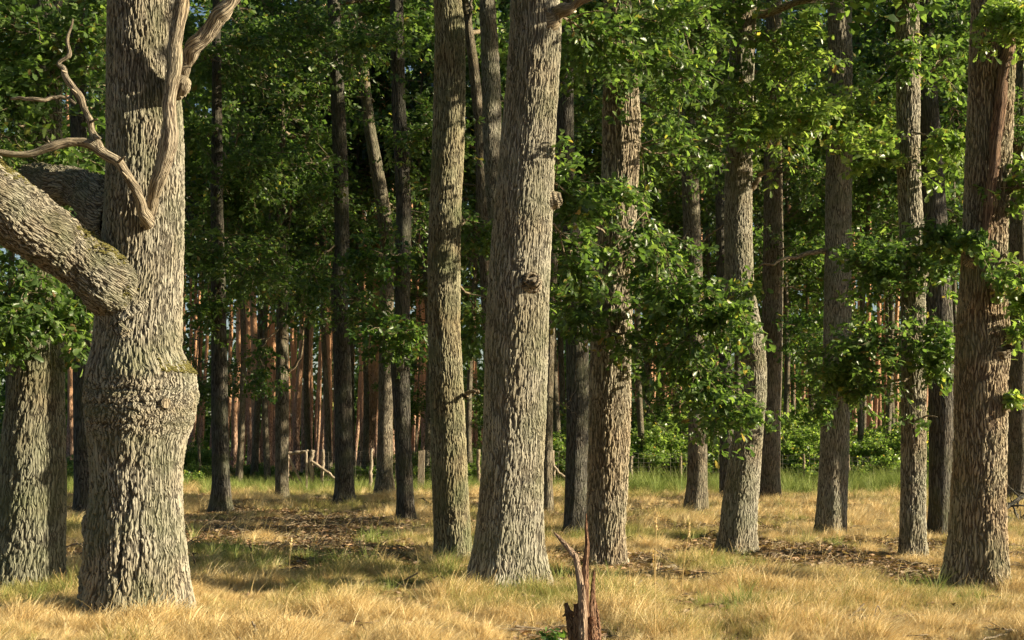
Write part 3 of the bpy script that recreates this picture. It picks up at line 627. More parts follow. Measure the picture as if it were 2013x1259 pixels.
# ------------------------------------------------------------------ foliage on the oaks
# k: list of (control px points, depth offsets, spread m, twigs, leaf size)
BO = {
 'edge': [([(90, 250), (60, 200), (0, 170)], (0, -.6, -1.0), .8, 26, 'leaf'), ([(90, 150), (130, 90), (200, 40)], (0, -.7, -.8), .8, 30, 'leaf'), ([(90, 100), (40, 60), (-20, 20)], (0, -.5, -1), .8, 26, 'leaf'),
          ([(80, 330), (130, 290), (160, 330)], (0, -.7, -1.0), .6, 16, 'leaf'), ([(70, 300), (30, 270), (-30, 280)], (0, -.6, -1.1), .7, 22, 'leaf'),
          ([(60, 540), (50, 580), (20, 640)], (0, -.8, -1.2), .6, 22, 'leaf'), ([(70, 560), (90, 600), (140, 640)], (0, -.5, -.7), .6, 22, 'leaf'), ([(60, 500), (20, 560), (-40, 620)], (0, -.5, -.9), .7, 20, 'leaf'),
          ([(120, 540), (150, 570), (190, 600)], (.3, .6, .8), .6, 18, 'leaf')],
 'burred': [],
 'slim': [([(430, 480), (400, 500), (370, 470)], (0, -1, -2), 1.2, 30, 'leaf'), ([(430, 450), (470, 500), (520, 540)], (0, -1, -2), 1.3, 34, 'leaf'), ([(430, 300), (480, 320), (540, 300)], (0, -1, -1.5), 1.3, 30, 'leaf'), ([(430, 250), (390, 280), (360, 260)], (0, -.8, -1.2), 1.2, 26, 'leaf'), ([(430, 100), (470, 90), (540, 60)], (0, -1, -1.8), 1.4, 30, 'leaf'), ([(425, 120), (390, 100), (350, 60)], (0, -1, -1.5), 1.3, 26, 'leaf'), ([(434, 560), (410, 600), (380, 610)], (0, -.5, -1), .8, 12, 'leaf')],
 'forked': [([(555, 600), (590, 560), (640, 590)], (0, -.7, -1.5), 1.3, 30, 'leaf'), ([(555, 560), (520, 540), (480, 560)], (0, -.7, -1.5), 1.3, 30, 'leaf'), ([(560, 400), (600, 380), (650, 400)], (0, -.7, -1.5), 1.5, 36, 'leaf'), ([(555, 350), (510, 330), (470, 350)], (0, -.7, -1.5), 1.5, 34, 'leaf'), ([(556, 250), (600, 200), (640, 180)], (0, -.7, -1.5), 1.6, 36, 'leaf'), ([(554, 200), (520, 150), (480, 120)], (0, -.7, -1.5), 1.6, 36, 'leaf'), ([(556, 640), (520, 680), (500, 740)], (0, -.7, -1.5), 1.1, 14, 'leaf_dark'), ([(556, 500), (500, 470), (440, 430)], (0, -.7, -1.5), 1.4, 30, 'leaf')],
 'straight': [([(670, 560), (720, 600), (760, 660)], (0, -1, -2), 1.2, 24, 'leaf'), ([(670, 300), (620, 320), (560, 330)], (0, -1, -2), 1.3, 24, 'leaf_dark'), ([(660, 100), (620, 60), (570, 40)], (0, -1, -2), 1.5, 30, 'leaf'), ([(665, 480), (620, 520), (590, 600)], (0, -1, -2), 1.1, 20, 'leaf_dark')],
 'leaning': [([(712, 150), (680, 120), (640, 110)], (0, -1, -2), 1.4, 24, 'leaf'), ([(760, 400), (800, 420), (840, 440)], (0, .8, 1.5), 1.5, 26, 'leaf')],
 'narrow': [([(795, 500), (760, 500), (700, 480)], (0, -1, -1.5), 1.0, 22, 'leaf_dark'), ([(790, 250), (830, 260), (860, 220)], (0, -.5, -1.2), 1.1, 22, 'leaf'), ([(785, 680), (800, 650), (830, 670)], (0, -1, -1.5), .7, 14, 'leaf'), ([(780, 90), (740, 70), (690, 90)], (0, -1, -1.8), 1.2, 26, 'leaf'), ([(785, 680), (760, 650), (720, 640)], (0, -1, -1.5), .7, 12, 'leaf_dark')],
 'twotone': [([(900, 450), (925, 430), (950, 480)], (0, .8, 1.2), .7, 20, 'leaf'), ([(900, 560), (930, 600), (940, 700)], (0, .8, 1.5), .7, 18, 'leaf')],
 'center': [([(1080, 370), (1110, 360), (1160, 400)], (.2, .6, .9), .55, 22, 'leaf'), ([(1080, 440), (1120, 480), (1150, 560)], (.3, .8, 1.2), .6, 20, 'leaf'), ([(1100, 30), (1150, 60), (1200, 80)], (0, .5, .8), .6, 20, 'leaf')],
 'furrowed': [([(1245, 370), (1275, 430), (1310, 500), (1340, 600), (1400, 650)], (-.3, -.7, -.9, -1.1, -1.2), .8, 70, 'leaf'),
              ([(1330, 520), (1390, 580), (1450, 620)], (-1, -1.2, -1.3), .6, 32, 'leaf'), ([(1340, 600), (1360, 700), (1400, 760), (1440, 810)], (-1.1, -1.1, -1.2, -1.3), .7, 56, 'leaf'),
              ([(1190, 650), (1240, 660), (1320, 700), (1360, 740)], (-.4, -.7, -.8, -.9), .6, 40, 'leaf'), ([(1190, 460), (1140, 420), (1110, 400)], (-.3, -.6, -.7), .55, 24, 'leaf'),
              ([(1190, 640), (1150, 600), (1110, 620)], (-.3, -.7, -.8), .5, 20, 'leaf'), ([(1180, 370), (1210, 370), (1240, 400)], (-.4, -.7, -.8), .45, 14, 'leaf'),
              ([(1230, 100), (1290, 110), (1350, 160)], (-.2, -.8, -1.2), .9, 44, 'leaf'), ([(1230, 60), (1300, 30), (1380, 20)], (-.2, -.8, -1.2), .9, 44, 'leaf'), ([(1200, 60), (1150, 90), (1110, 130)], (-.2, -.5, -.8), .7, 26, 'leaf'), ([(1240, 280), (1300, 300), (1370, 280)], (-.1, .5, .9), .8, 30, 'leaf'), ([(1240, 500), (1290, 540), (1330, 600)], (-.2, -.5, -.6), .6, 26, 'leaf')],
 'bent': [([(1460, 60), (1510, 80), (1580, 120)], (0, -.8, -1.2), .9, 44, 'leaf_lit'), ([(1460, 200), (1420, 170), (1370, 200)], (0, -.8, -1.2), .8, 30, 'leaf'), ([(1465, 40), (1430, 20), (1390, 50)], (0, -.8, -1.2), .8, 34, 'leaf'), ([(1470, 260), (1530, 230), (1600, 220)], (0, -.8, -1.3), .8, 40, 'leaf_lit'),
          ([(1460, 150), (1470, 190), (1480, 250)], (0, -.8, -1.2), .6, 26, 'leaf_lit'), ([(1480, 540), (1460, 600), (1450, 650)], (-.4, -.8, -1), .4, 14, 'leaf')],
 'short': [([(1360, 250), (1400, 270), (1440, 330)], (0, -.8, -1.5), 1.1, 28, 'leaf'), ([(1355, 450), (1330, 500), (1300, 540)], (0, -.8, -1.5), 1.0, 20, 'leaf_dark'), ([(1360, 350), (1310, 330), (1270, 300)], (0, .8, 1.2), 1.2, 30, 'leaf_dark')],
 'rearpair': [([(1520, 500), (1570, 480), (1620, 500)], (0, -.8, -1.5), 1.1, 22, 'leaf'), ([(1515, 350), (1570, 330), (1620, 360)], (0, -.8, -1.5), 1.3, 30, 'leaf'), ([(1515, 650), (1560, 640), (1600, 660)], (0, -.8, -1.5), 1.0, 20, 'leaf_dark'), ([(1515, 200), (1480, 250), (1470, 330)], (0, .8, 1.5), 1.3, 26, 'leaf')],
 'grey': [([(1650, 270), (1600, 240), (1540, 210)], (0, -.8, -1.0), .8, 34, 'leaf_lit'), ([(1650, 240), (1700, 220), (1760, 250)], (0, -.8, -1.2), .8, 40, 'leaf_lit'), ([(1650, 180), (1640, 200), (1650, 230)], (-.3, -.8, -1.0), .55, 22, 'leaf_lit'),
          ([(1650, 750), (1680, 740), (1700, 760)], (-.2, -.6, -.8), .5, 18, 'leaf'), ([(1640, 760), (1625, 790), (1618, 800)], (-.3, -.6, -.8), .35, 8, 'leaf')],
 'pale': [([(1785, 600), (1740, 560), (1690, 500)], (0, -.3, -.3), .7, 34, 'leaf'), ([(1795, 460), (1830, 480), (1880, 500)], (-.2, -.5, -.7), .6, 26, 'leaf'), ([(1790, 650), (1740, 670), (1670, 700)], (-.2, -.5, -.5), .7, 44, 'leaf'),
          ([(1800, 650), (1840, 660), (1850, 720)], (-.2, -.6, -.7), .5, 30, 'leaf'), ([(1790, 740), (1720, 760), (1640, 730)], (-.2, -.4, -.4), .6, 34, 'leaf'), ([(1790, 310), (1740, 310), (1690, 270)], (-.2, -.6, -.8), .55, 22, 'leaf_lit'), ([(1795, 260), (1840, 270), (1880, 290)], (-.2, -.5, -.7), .5, 20, 'leaf_lit'),
          ([(1785, 60), (1800, 100), (1790, 140)], (-.3, -.6, -.6), .4, 12, 'leaf'), ([(1790, 480), (1760, 500), (1740, 560)], (-.2, -.5, -.6), .45, 18, 'leaf'), ([(1800, 160), (1850, 120), (1900, 100)], (0, .8, 1.2), .9, 30, 'leaf')],
 'shaded': [([(1850, 200), (1880, 220), (1890, 260)], (0, .6, 1), .8, 24, 'leaf_dark'), ([(1850, 400), (1880, 430), (1885, 500)], (0, .6, 1), .8, 22, 'leaf'), ([(1840, 160), (1870, 80), (1890, 40)], (0, -.5, -1), .8, 24, 'leaf_dark')],
 'dead': [([(1930, 10), (1960, 20), (2000, 40)], (-.3, -.6, -.8), .5, 20, 'leaf_lit'), ([(1985, 380), (2005, 360), (2040, 330)], (-.1, -.3, -.4), .5, 16, 'leaf_lit'), ([(1975, 500), (1995, 540), (2020, 570)], (-.2, -.5, -.6), .35, 12, 'leaf_lit'), ([(1900, 500), (1870, 470), (1840, 460)], (-.1, -.2, -.2), .4, 12, 'leaf'), ([(1985, 650), (2000, 640), (2025, 650)], (-.1, -.3, -.4), .3, 8, 'leaf_lit'), ([(1985, 780), (1990, 780), (1998, 782)], (-.1, -.2, -.25), .12, 3, 'leaf_lit'), ([(1925, 500), (1915, 480), (1925, 450)], (-.3, -.5, -.5), .3, 6, 'leaf')],
 'rightedge': [([(2000, 300), (1990, 250), (2000, 200)], (0, -.8, -1), 1.2, 26, 'leaf'), ([(2000, 600), (2010, 620), (2030, 600)], (0, -.8, -1), .8, 12, 'leaf'), ([(2000, 480), (1990, 470), (2000, 440)], (0, .8, 1), 1.0, 18, 'leaf')],
}
rs = np.random.RandomState(77)
# crown above the frame: bottom height, number of boughs
CR = {'edge': (7.5, 10), 'burred': (6.8, 8), 'behind': (9, 9), 'slim': (9, 10), 'forked': (8, 8), 'straight': (11, 12), 'leaning': (12, 12), 'narrow': (11, 10), 'twotone': (9.5, 10), 'backleft': (11, 10),
      'backlean': (11, 9), 'center': (8.5, 11), 'striped': (11, 9), 'inshade': (10, 10), 'furrowed': (7, 11), 'short': (10, 11), 'small': (9, 9), 'bent': (7.5, 11), 'rearpair': (11, 11), 'grey': (9, 11), 'pale': (8, 11), 'shaded': (9, 9), 'dead': (7, 10), 'rightedge': (10, 10)}
for t in OAK:
    k = t['k']; root = t['root']; d = t['d']
    br = Acc(); fos = {}
    thin = {'furrowed': .6, 'pale': .75, 'edge': .9, 'bent': .62, 'grey': .8}.get(k, 1.0)
    for pts, dd, sp, ntw, lm in BO.get(k, []):
        fo = fos.setdefault(lm, Acc())
        lod = 0 if d < 22 else 1
        ctrl = [P(x, y, d + o) for (x, y), o in zip(pts, dd)]
        bough(br, fo, ctrl, .018 if d < 24 else .03, sp * 1.25, int(ntw * 1.1 * thin), .092 if d < 24 else .12, lod, per=3, rs=rs, sub=3, twig_r=.006 if d < 24 else .008)
    z0, nb = CR[k]
    fo = fos.setdefault('leaf', Acc())
    zt = t['H'] - 1
    far = d > 24
    auto_crown(br, fo, lines[k], z0, zt, int(nb * .55), 3.4, .19, 2, 26, rs, per=2, r0=.07, spread=1.5)
    tag(br.obj('twigs', M['twig'], root), kind='stuff')
    for lm, fo in fos.items():
        if fo.n: tag(fo.obj('foliage', M[lm], root), kind='stuff')

# bare dead twigs curling beside the furrowed oak
rs = np.random.RandomState(5); D0 = 17.6
for pts in ([(1080, 782), (1110, 795), (1125, 780), (1140, 700), (1165, 690)], [(1112, 795), (1118, 808), (1150, 822)], [(1165, 690), (1158, 740), (1170, 790), (1200, 806), (1225, 780)], [(1090, 640), (1120, 660), (1150, 655), (1175, 670)],
            [(1250, 780), (1262, 740), (1290, 700), (1270, 660)], [(1240, 760), (1270, 790), (1290, 830), (1310, 850)], [(1340, 850), (1365, 870), (1380, 900)], [(1165, 590), (1155, 560), (1172, 520)], [(1300, 690), (1255, 720), (1225, 742), (1215, 700)],
            [(1290, 500), (1270, 560), (1265, 620)], [(1255, 420), (1250, 470), (1270, 500), (1262, 540)], [(1310, 500), (1330, 560), (1325, 600), (1350, 640)]):
    a_ = Acc(); limb(a_, [P(x, y, D0 + rs.uniform(-.3, .1)) for x, y in pts], np.linspace(.009, .004, len(pts)), ns=5, n=22, wob=.05)
    a_.obj('bare_twig', M['deadwood'], roots['furrowed'])

# ------------------------------------------------------------------ copies
def copy_thing(root, loc, rz=0.0, sc=1.0, label=None, group=None, name=None):
    r = root.copy(); C.objects.link(r); r.location = loc; r.rotation_euler = (0, 0, rz); r.scale = (sc, sc, sc)
    if label: r['label'] = label
    if group: r['group'] = group
    for ch in list(root.children):
        c = ch.copy(); C.objects.link(c); c.parent = r
    return r

# ------------------------------------------------------------------ pines beyond the fence
def make_pine(seed, H, r, lean, bark='pine_bark', crown=True):
    rs = np.random.RandomState(seed)
    root = empty('pine_tree', (0, 0, 0))
    a_ = Acc()
    zz = np.linspace(-.2, H, 26)
    wob = .05 * np.sin(zz * .5 + seed) + .03 * np.sin(zz * 1.3 + 2 * seed)
    pts = np.stack([zz * lean + wob, wob[::-1] * .6, zz], -1)
    rad = r * (1 - .62 * (zz / H)) * (1 + .25 * np.exp(-np.maximum(zz, 0) / .4))
    tubes(a_, pts, rad, 14)
    ns_ = rs.randint(3, 7)       # dead snags
    for _ in range(ns_):
        z = rs.uniform(3, 12); th = rs.uniform(0, 6.28); c = np.array([np.interp(z, zz, pts[:, 0]), np.interp(z, zz, pts[:, 1]), z])
        l = rs.uniform(.25, 1.2)
        limb(a_, [c, c + [math.cos(th) * l * .5, math.sin(th) * l * .5, .05], c + [math.cos(th) * l, math.sin(th) * l, rs.uniform(-.1, .25)]], [.025, .018, .006], ns=5, n=6)
    a_.obj('trunk', M[bark], root)
    if crown:
        br, fo = Acc(), Acc()
        for _ in range(20):
            z = rs.uniform(H * .62, H); th = rs.uniform(0, 6.28); l = rs.uniform(1.2, 2.8) * (1.15 - .75 * max(0, (z / H - .62) / .38))
            c = np.array([np.interp(z, zz, pts[:, 0]), np.interp(z, zz, pts[:, 1]), z]); dv = np.array([math.cos(th), math.sin(th), rs.uniform(-.05, .5)])
            q = resample([c, c + dv * l * .5, c + dv * l + [0, 0, .25]], 6); tubes(br, q, np.linspace(.05, .012, 6), 4)
            n_ = 90; i_ = rs.randint(2, 6, n_); A = q[i_] + rs.normal(0, .28, (n_, 3)) * [1, 1, .55]
            leaves(fo, A, rs.normal(0, 1, (n_, 3)) + [0, 0, .4], .34, 2, 0, rs=rs)
        tag(br.obj('branches', M[bark], root), kind='stuff'); tag(fo.obj('foliage', M['needle'], root), kind='stuff')
    return root

spans = []   # front trunks at rows ~700-850 for gaps
for t in OAK:
    rr_ = [q for q in t['prof'] if 640 <= q[0] <= 960]
    spans.append((min(q[1] for q in rr_), max(q[2] for q in rr_), t['short']))
spans.sort()
vis = []
for s_ in spans: vis.append(s_)
def gap_of(x):
    for l, r, n in vis:
        if l - 1 < x < r + 1: return None
    L = [s_ for s_ in vis if s_[1] <= x]; Rr = [s_ for s_ in vis if s_[0] >= x]
    ln = max(L, key=lambda q: q[1])[2] if L else None
    rn = min(Rr, key=lambda q: q[0])[2] if Rr else None
    return (ln, rn)

protos = [make_pine(41 + i, [21, 23, 19, 24, 22][i], [.17, .2, .13, .22, .16][i], [.045, .03, .06, -.01, .02][i]) for i in range(5)]
for p_ in protos: p_.location = (0, -500, 0)
# (x at the foot row ~900, width px, lean kind, bark)
PIN = [(392, 8, 2), (377, 9, 1), (447, 9, 1), (459, 12, 0), (478, 7, 2), (517, 9, 4), (529, 6, 3), (567, 10, 3), (581, 13, 0), (597, 14, 0), (610, 7, 4), (636, 14, 1), (648, 7, 4), (697, 8, 2), (709, 14, 2), (727, 21, 1), (738, 8, 4),
       (816, 7, 2), (829, 10, 2), (838, 6, 3), (925, 8, 4), (935, 6, 3), (1103, 8, 3), (1098, 6, 4), (1280, 10, 1), (1296, 16, 1), (1252, 6, 3), (1318, 7, 4), (1329, 6, 2), (1402, 12, 1), (1548, 12, 3), (1560, 6, 4), (1692, 9, 3), (1703, 9, 4), (1719, 11, 1), (1757, 9, 4), (1742, 6, 3), (1730, 5, 3), (1684, 5, 4), (1590, 6, 3), (1577, 8, 4),
       (135, 9, 1), (1979, 5, 4)]
rs = np.random.RandomState(9)
nat = [.17, .2, .13, .22, .16]
placed = []
for x, w, kd in PIN:
    d = min(92, max(54, nat[kd] * 2 * F / w * .93))
    placed.append([x, d, kd, max(.6, min(1.35, w * d / F / (2 * nat[kd] * .93)))])
for x in np.arange(-60, 2100, 17.0):       # the darker rows behind
    if not (360 < x < 860 or rs.rand() < .55): continue
    placed.append([x + rs.uniform(-8, 8), rs.uniform(64, 98), rs.randint(5), rs.uniform(.55, .95)])
for x in np.arange(365, 850, 26.0):
    placed.append([x + rs.uniform(-9, 9), rs.uniform(80, 120), rs.randint(5), rs.uniform(.65, 1.0)])
gaps = {}
birch = None
for i, (x, d, kd, sc) in enumerate(placed):
    loc = ((x - CX) * d / F - [.045, .03, .06, -.01, .02][kd] * 0, d, 0)
    g_ = gap_of(x)
    gaps.setdefault(g_, []).append((x, i))
ORD = ['first', 'second', 'third', 'fourth', 'fifth', 'sixth', 'seventh', 'eighth', 'ninth', 'tenth', 'eleventh', 'twelfth', 'thirteenth', 'fourteenth', 'fifteenth', 'sixteenth', 'seventeenth', 'eighteenth', 'nineteenth', 'twentieth']
nm = {}
for g_, L_ in gaps.items():
    L_.sort()
    for j, (x, i) in enumerate(L_):
        if g_ is None: nm[i] = 'rear pine showing only above or beside the oak trunks in front'
        elif g_[0] is None: nm[i] = f'{ORD[min(j,19)]} pine from the left, left of the {g_[1]}'
        elif g_[1] is None: nm[i] = f'{ORD[min(j,19)]} pine right of the {g_[0]}'
        elif len(L_) == 1: nm[i] = f'only pine in the gap between {g_[0]} and {g_[1]}'
        else: nm[i] = f'{ORD[min(j,19)]} pine from left between {g_[0]} and {g_[1]}'
for i, (x, d, kd, sc) in enumerate(placed):
    loc = ((x - CX) * d / F, d, 0)
    src = protos[kd]
    o = copy_thing(src, loc, rs.uniform(-.25, .25), sc, nm[i], 'pines beyond the fence' if 'rear' not in nm[i] else 'rear pines behind the oaks')
    o.scale = (sc, sc, rs.uniform(.92, 1.05)); o['category'] = 'pine tree'
for p_ in protos:
    for c_ in list(p_.children): bpy.data.objects.remove(c_)
    bpy.data.objects.remove(p_)

# ------------------------------------------------------------------ young broadleaf trees between and behind
def make_young(seed, H, r, L, z0, nb, leafsz, lm, ntw=17, per=1, lod=2, name='young_tree', sp=1.4):
    rs = np.random.RandomState(seed); root = empty(name, (0, 0, 0))
    zz = np.linspace(-.2, H, 20); ph = rs.uniform(0, 6)
    pts = np.stack([.18 * np.sin(zz * .3 + ph), .15 * np.cos(zz * .36 + ph), zz], -1); rad = r * (1 - .8 * zz / H) * (1 + .3 * np.exp(-np.maximum(zz, 0) / .3))
    a_ = Acc(); tubes(a_, pts, rad, 12); a_.obj('trunk', M['bark_far'], root)
    line = lambda q: (np.array([np.interp(q, zz, pts[:, 0]), np.interp(q, zz, pts[:, 1]), q]), float(np.interp(q, zz, rad)))
    br, fo = Acc(), Acc()
    auto_crown(br, fo, line, z0, H, nb, L, leafsz, lod, ntw, rs, per=per, r0=.045, spread=sp)
    tag(br.obj('twigs', M['twig'], root), kind='stuff'); tag(fo.obj('foliage', M[lm], root), kind='stuff')
    return root
YP = [make_young(101, 15, .10, 3.2, 3.6, 26, .21, 'leaf'), make_young(102, 18, .12, 3.6, 5.5, 28, .22, 'leaf'), make_young(103, 12, .09, 3.0, 2.6, 24, .20, 'leaf'), make_young(104, 21, .14, 4.0, 8, 30, .23, 'leaf'), make_young(105, 14, .10, 3.3, 1.8, 28, .20, 'leaf_lit')]
# (px of stem, distance, kind, scale)
YT = [(30, 42, 1, 1), (165, 46, 3, 1), (230, 38, 1, .9), (395, 52, 0, .6), (470, 44, 3, .9), (530, 52, 1, 1), (505, 55, 3, 1), (610, 48, 3, .9), (640, 53, 1, 1), (700, 55, 3, 1), (712, 47, 3, .85), (822, 53, 0, .5), (835, 44, 3, .85), (925, 51, 0, .5), (930, 43, 3, .85),
      (1000, 52, 3, 1), (1095, 46, 3, 1), (1098, 56, 3, 1), (1128, 50, 1, 1.1), (1200, 48, 3, 1), (1265, 56, 1, 1), (1262, 43, 3, .9), (1330, 56, 2, .7), (1325, 58, 3, 1.05), (1398, 46, 3, .9), (1405, 56, 0, 1.1), (1460, 52, 3, 1), (1540, 47, 3, .9), (1552, 58, 0, 1.1),
      (1590, 55, 0, .7), (1600, 62, 3, 1.05), (1690, 60, 1, 1), (1700, 48, 3, .95), (1745, 55, 3, 1), (1750, 64, 3, 1.1), (1850, 52, 3, 1), (1880, 46, 3, .95), (1865, 60, 3, 1.15), (1930, 54, 3, 1), (1990, 50, 3, 1.05), (2010, 60, 3, 1)]
rs = np.random.RandomState(21)
for p_ in YP: p_['category'] = 'young tree'
yg = {}
YT = [(x, d if (d >= 49 or x < 400) else d + 6.5, kd, sc) for x, d, kd, sc in YT]
for i, (x, d, kd, sc) in enumerate(YT): yg.setdefault(gap_of(x), []).append((x, i))
ynm = {}
for g_, L_ in yg.items():
    L_.sort()
    for j, (x, i) in enumerate(L_):
        if g_ is None: ynm[i] = 'leafy tree whose stem is hidden behind an oak trunk in front'
        elif g_[0] is None: ynm[i] = f'{ORD[j]} green leafy tree left of the {g_[1]}'
        elif g_[1] is None: ynm[i] = f'{ORD[j]} green leafy tree right of the {g_[0]}'
        else: ynm[i] = f'{ORD[j]} slim leafy tree from left between {g_[0]} and {g_[1]}'
for i, (x, d, kd, sc) in enumerate(YT):
    copy_thing(YP[kd], ((x - CX) * d / F, d, 0), rs.uniform(0, 6.28), sc, ynm[i], 'leafy trees behind the oaks')

# ------------------------------------------------------------------ trees of the same wood to the right, out of the picture
SH = [ (15.5, 23.5, 1, .95), (18, 29.5, 3, .95), (22, 26, 3, 1), (15.5, 34, 1, .9), (21, 33, 3, .9)]
SHADE = []
for i, (x, y, kd, sc) in enumerate(SH):
    SHADE.append(copy_thing(YP[kd], (x, y, 0), rs.uniform(0, 6.28), sc, 'leafy tree of the same wood standing beyond the right edge of the picture', 'trees beyond the right edge'))
for i, (x, y, kd, sc) in enumerate([(-10.5, 8, 1, 1), (-12, 16, 3, 1), (-11.5, 24, 0, 1), (-15, 30, 1, 1), (-17, 38, 3, 1), (-18, 20, 2, 1.1), (-20, 28, 3, 1.1), (-24, 40, 1, 1.1), (-25, 50, 0, 1.1), (-30, 60, 3, 1.2), (-22, 12, 0, 1.1), (-16, 5, 4, 1), (-12, -3, 3, 1), (-20, -8, 1, 1.1)]):  # unseen trees added to keep sky light off the left sides
    copy_thing(YP[kd], (x, y, 0), rs.uniform(0, 6.28), sc, 'unseen leafy tree of the same wood, added beyond the left edge for shade', 'added shade trees beyond the left edge')
for i, (x, y, kd, sc) in enumerate([(-8, -9, 1, 1), (-2, -12, 3, 1.1), (4, -14, 0, 1.1), (-14, -16, 3, 1.2), (10, -17, 3, 1.1), (-5, -20, 1, 1.2), (3, -22, 3, 1.2)]):  # unseen trees added to block sky light from behind the camera
    copy_thing(YP[kd], (x, y, 0), rs.uniform(0, 6.28), sc, 'unseen leafy tree added behind the viewer to cut fill light', 'added shade trees behind the viewer')
for p_ in YP:
    for c_ in list(p_.children): bpy.data.objects.remove(c_)
    bpy.data.objects.remove(p_)

# ------------------------------------------------------------------ far wood closing the view
fo = Acc(); rs = np.random.RandomState(31)
n_ = 6500
cx_ = rs.uniform(-62, 72, n_); cy_ = rs.uniform(104, 150, n_); cz_ = 36 * rs.uniform(0, 1, n_) ** 1.35
A = np.repeat(np.stack([cx_, cy_, cz_], -1), 26, 0) + rs.normal(0, 1, (n_ * 26, 3)) * [.9, .9, .55]
A = np.concatenate([A, np.repeat(np.stack([rs.uniform(-75, 85, 1500), rs.uniform(112, 150, 1500), rs.uniform(0, 9, 1500)], -1), 26, 0) + rs.normal(0, .9, (1500 * 26, 3))])
A = A[A[:, 2] > 0]
leaves(fo, A, rs.normal(0, 1, A.shape), .62, 2, 0, rs=rs)
tag(fo.obj('far_wood', M['leaf']), 'dense dark wood filling the distance behind the pines', 'wood', kind='stuff')

# ------------------------------------------------------------------ shrubs and undergrowth beyond the fence
def make_shrub(seed, w, h, n, leafsz, lm, lod=2):
    rs = np.random.RandomState(seed); root = empty('shrub', (0, 0, 0)); br, fo = Acc(), Acc()
    for _ in range(n):
        th = rs.uniform(0, 6.28); rr_ = w * math.sqrt(rs.rand()); hh = h * rs.uniform(.45, 1) * (1 - .5 * (rr_ / w) ** 2)
        b_ = np.array([math.cos(th) * rr_ * .35, math.sin(th) * rr_ * .35, 0]); t_ = np.array([math.cos(th) * rr_, math.sin(th) * rr_, hh])
        bough(br, fo, [b_, (b_ + t_) / 2 + [0, 0, .15 * h], t_], .012, .38, 10, leafsz, lod, 3, t0=.1, rs=rs, sub=2, twig_r=.004)
    tag(br.obj('stems', M['twig'], root), kind='stuff'); tag(fo.obj('foliage', M[lm], root), kind='stuff'); root['category'] = 'shrub'
    return root
SP = [make_shrub(1, 1.1, 1.5, 38, .075, 'leaf_lit'), make_shrub(2, .9, 1.1, 26, .08, 'leaf_lit'), make_shrub(3, 1.4, 2.2, 50, .085, 'leaf_lit'), make_shrub(4, .7, .7, 18, .08, 'leaf_lit')]
SHB = [(395, 52, 1, 1), (410, 56, 0, 1), (372, 50, 3, 1), (500, 56, 1, 1), (540, 54, 1, .9), (592, 57, 3, .8), (655, 53, 1, .9), (735, 50, 1, 1), (752, 54, 0, 1), (825, 53, 0, 1), (848, 55, 2, .9), (925, 50, 0, .8), (938, 54, 2, .9), (915, 52, 2, 1), (1102, 51, 0, 1.1), (1100, 58, 2, 1.2),
       (1248, 50, 1, 1), (1262, 54, 0, 1), (1285, 51, 0, 1), (1300, 58, 2, 1.1), (1318, 52, 0, 1.1), (1335, 56, 2, 1.1), (1250, 58, 2, 1), (1345, 50, 1, 1), (1398, 52, 0, 1), (1408, 57, 2, 1), (1545, 50, 1, 1), (1560, 54, 0, 1.1), (1575, 58, 2, 1.2), (1590, 51, 0, 1), (1605, 55, 2, 1.1),
       (1555, 60, 2, 1.3), (1680, 50, 1, 1), (1695, 53, 0, 1), (1712, 50, 1, .9), (1730, 52, 0, 1), (1748, 55, 2, 1), (1762, 51, 0, 1.1), (1672, 55, 0, 1), (1760, 60, 2, 1.1), (1745, 48.5, 1, 1.1), (1695, 48, 3, 1), (1585, 48, 3, 1), (1832, 50, 2, 1), (1880, 52, 2, 1), (1984, 51, 2, 1.1), (138, 52, 1, 1), (125, 55, 0, 1),
       (1255, 49.5, 0, 1.3), (1275, 52.5, 0, 1.5), (1296, 50, 0, 1.2), (1310, 54, 2, 1.1), (1326, 49.5, 0, 1.2), (1340, 53, 0, 1.6), (1400, 49.5, 0, 1.2), (1550, 49.5, 0, 1.3), (1568, 52, 0, 1.5), (1582, 49.5, 0, 1.2), (1598, 53, 0, 1.6), (1604, 49.5, 1, 1.5), (1545, 56, 2, 1.4),
       (1684, 49.5, 0, 1.1), (1704, 50.5, 1, 1.3), (1722, 49.5, 0, 1.0), (1740, 51, 1, 1.3), (1757, 49.5, 0, 1.2), (1834, 53, 0, 1.4), (1105, 49.5, 0, 1.2), (1097, 54, 2, 1.1), (1590, 56, 2, 1.3), (1320, 57, 2, 1.3), (1265, 57, 2, 1.4), (380, 54, 2, .9), (400, 58, 2, .9), (850, 51, 0, 1), (920, 49.5, 0, .9)]
rs = np.random.RandomState(8); sg = {}
for i, (x, d, kd, sc) in enumerate(SHB): sg.setdefault(gap_of(x), []).append((x, i))
for g_, L_ in sg.items():
    L_.sort()
    for j, (x, i) in enumerate(L_):
        _, d, kd, sc = SHB[i]
        if g_ is None: lb = 'green bush partly hidden behind an oak trunk'
        elif g_[0] is None: lb = f'{ORD[j]} green bush left of the {g_[1]}'
        elif g_[1] is None: lb = f'{ORD[j]} green bush right of the {g_[0]}'
        else: lb = f'{ORD[j]} green bush from left between {g_[0]} and {g_[1]}'
        copy_thing(SP[kd], ((x - CX) * d / F, d, 0), rs.uniform(0, 6.28), sc * (1.25 if x > 1000 else .9), lb, 'green bushes beyond the fence')
for p_ in SP:
    for c_ in list(p_.children): bpy.data.objects.remove(c_)
    bpy.data.objects.remove(p_)

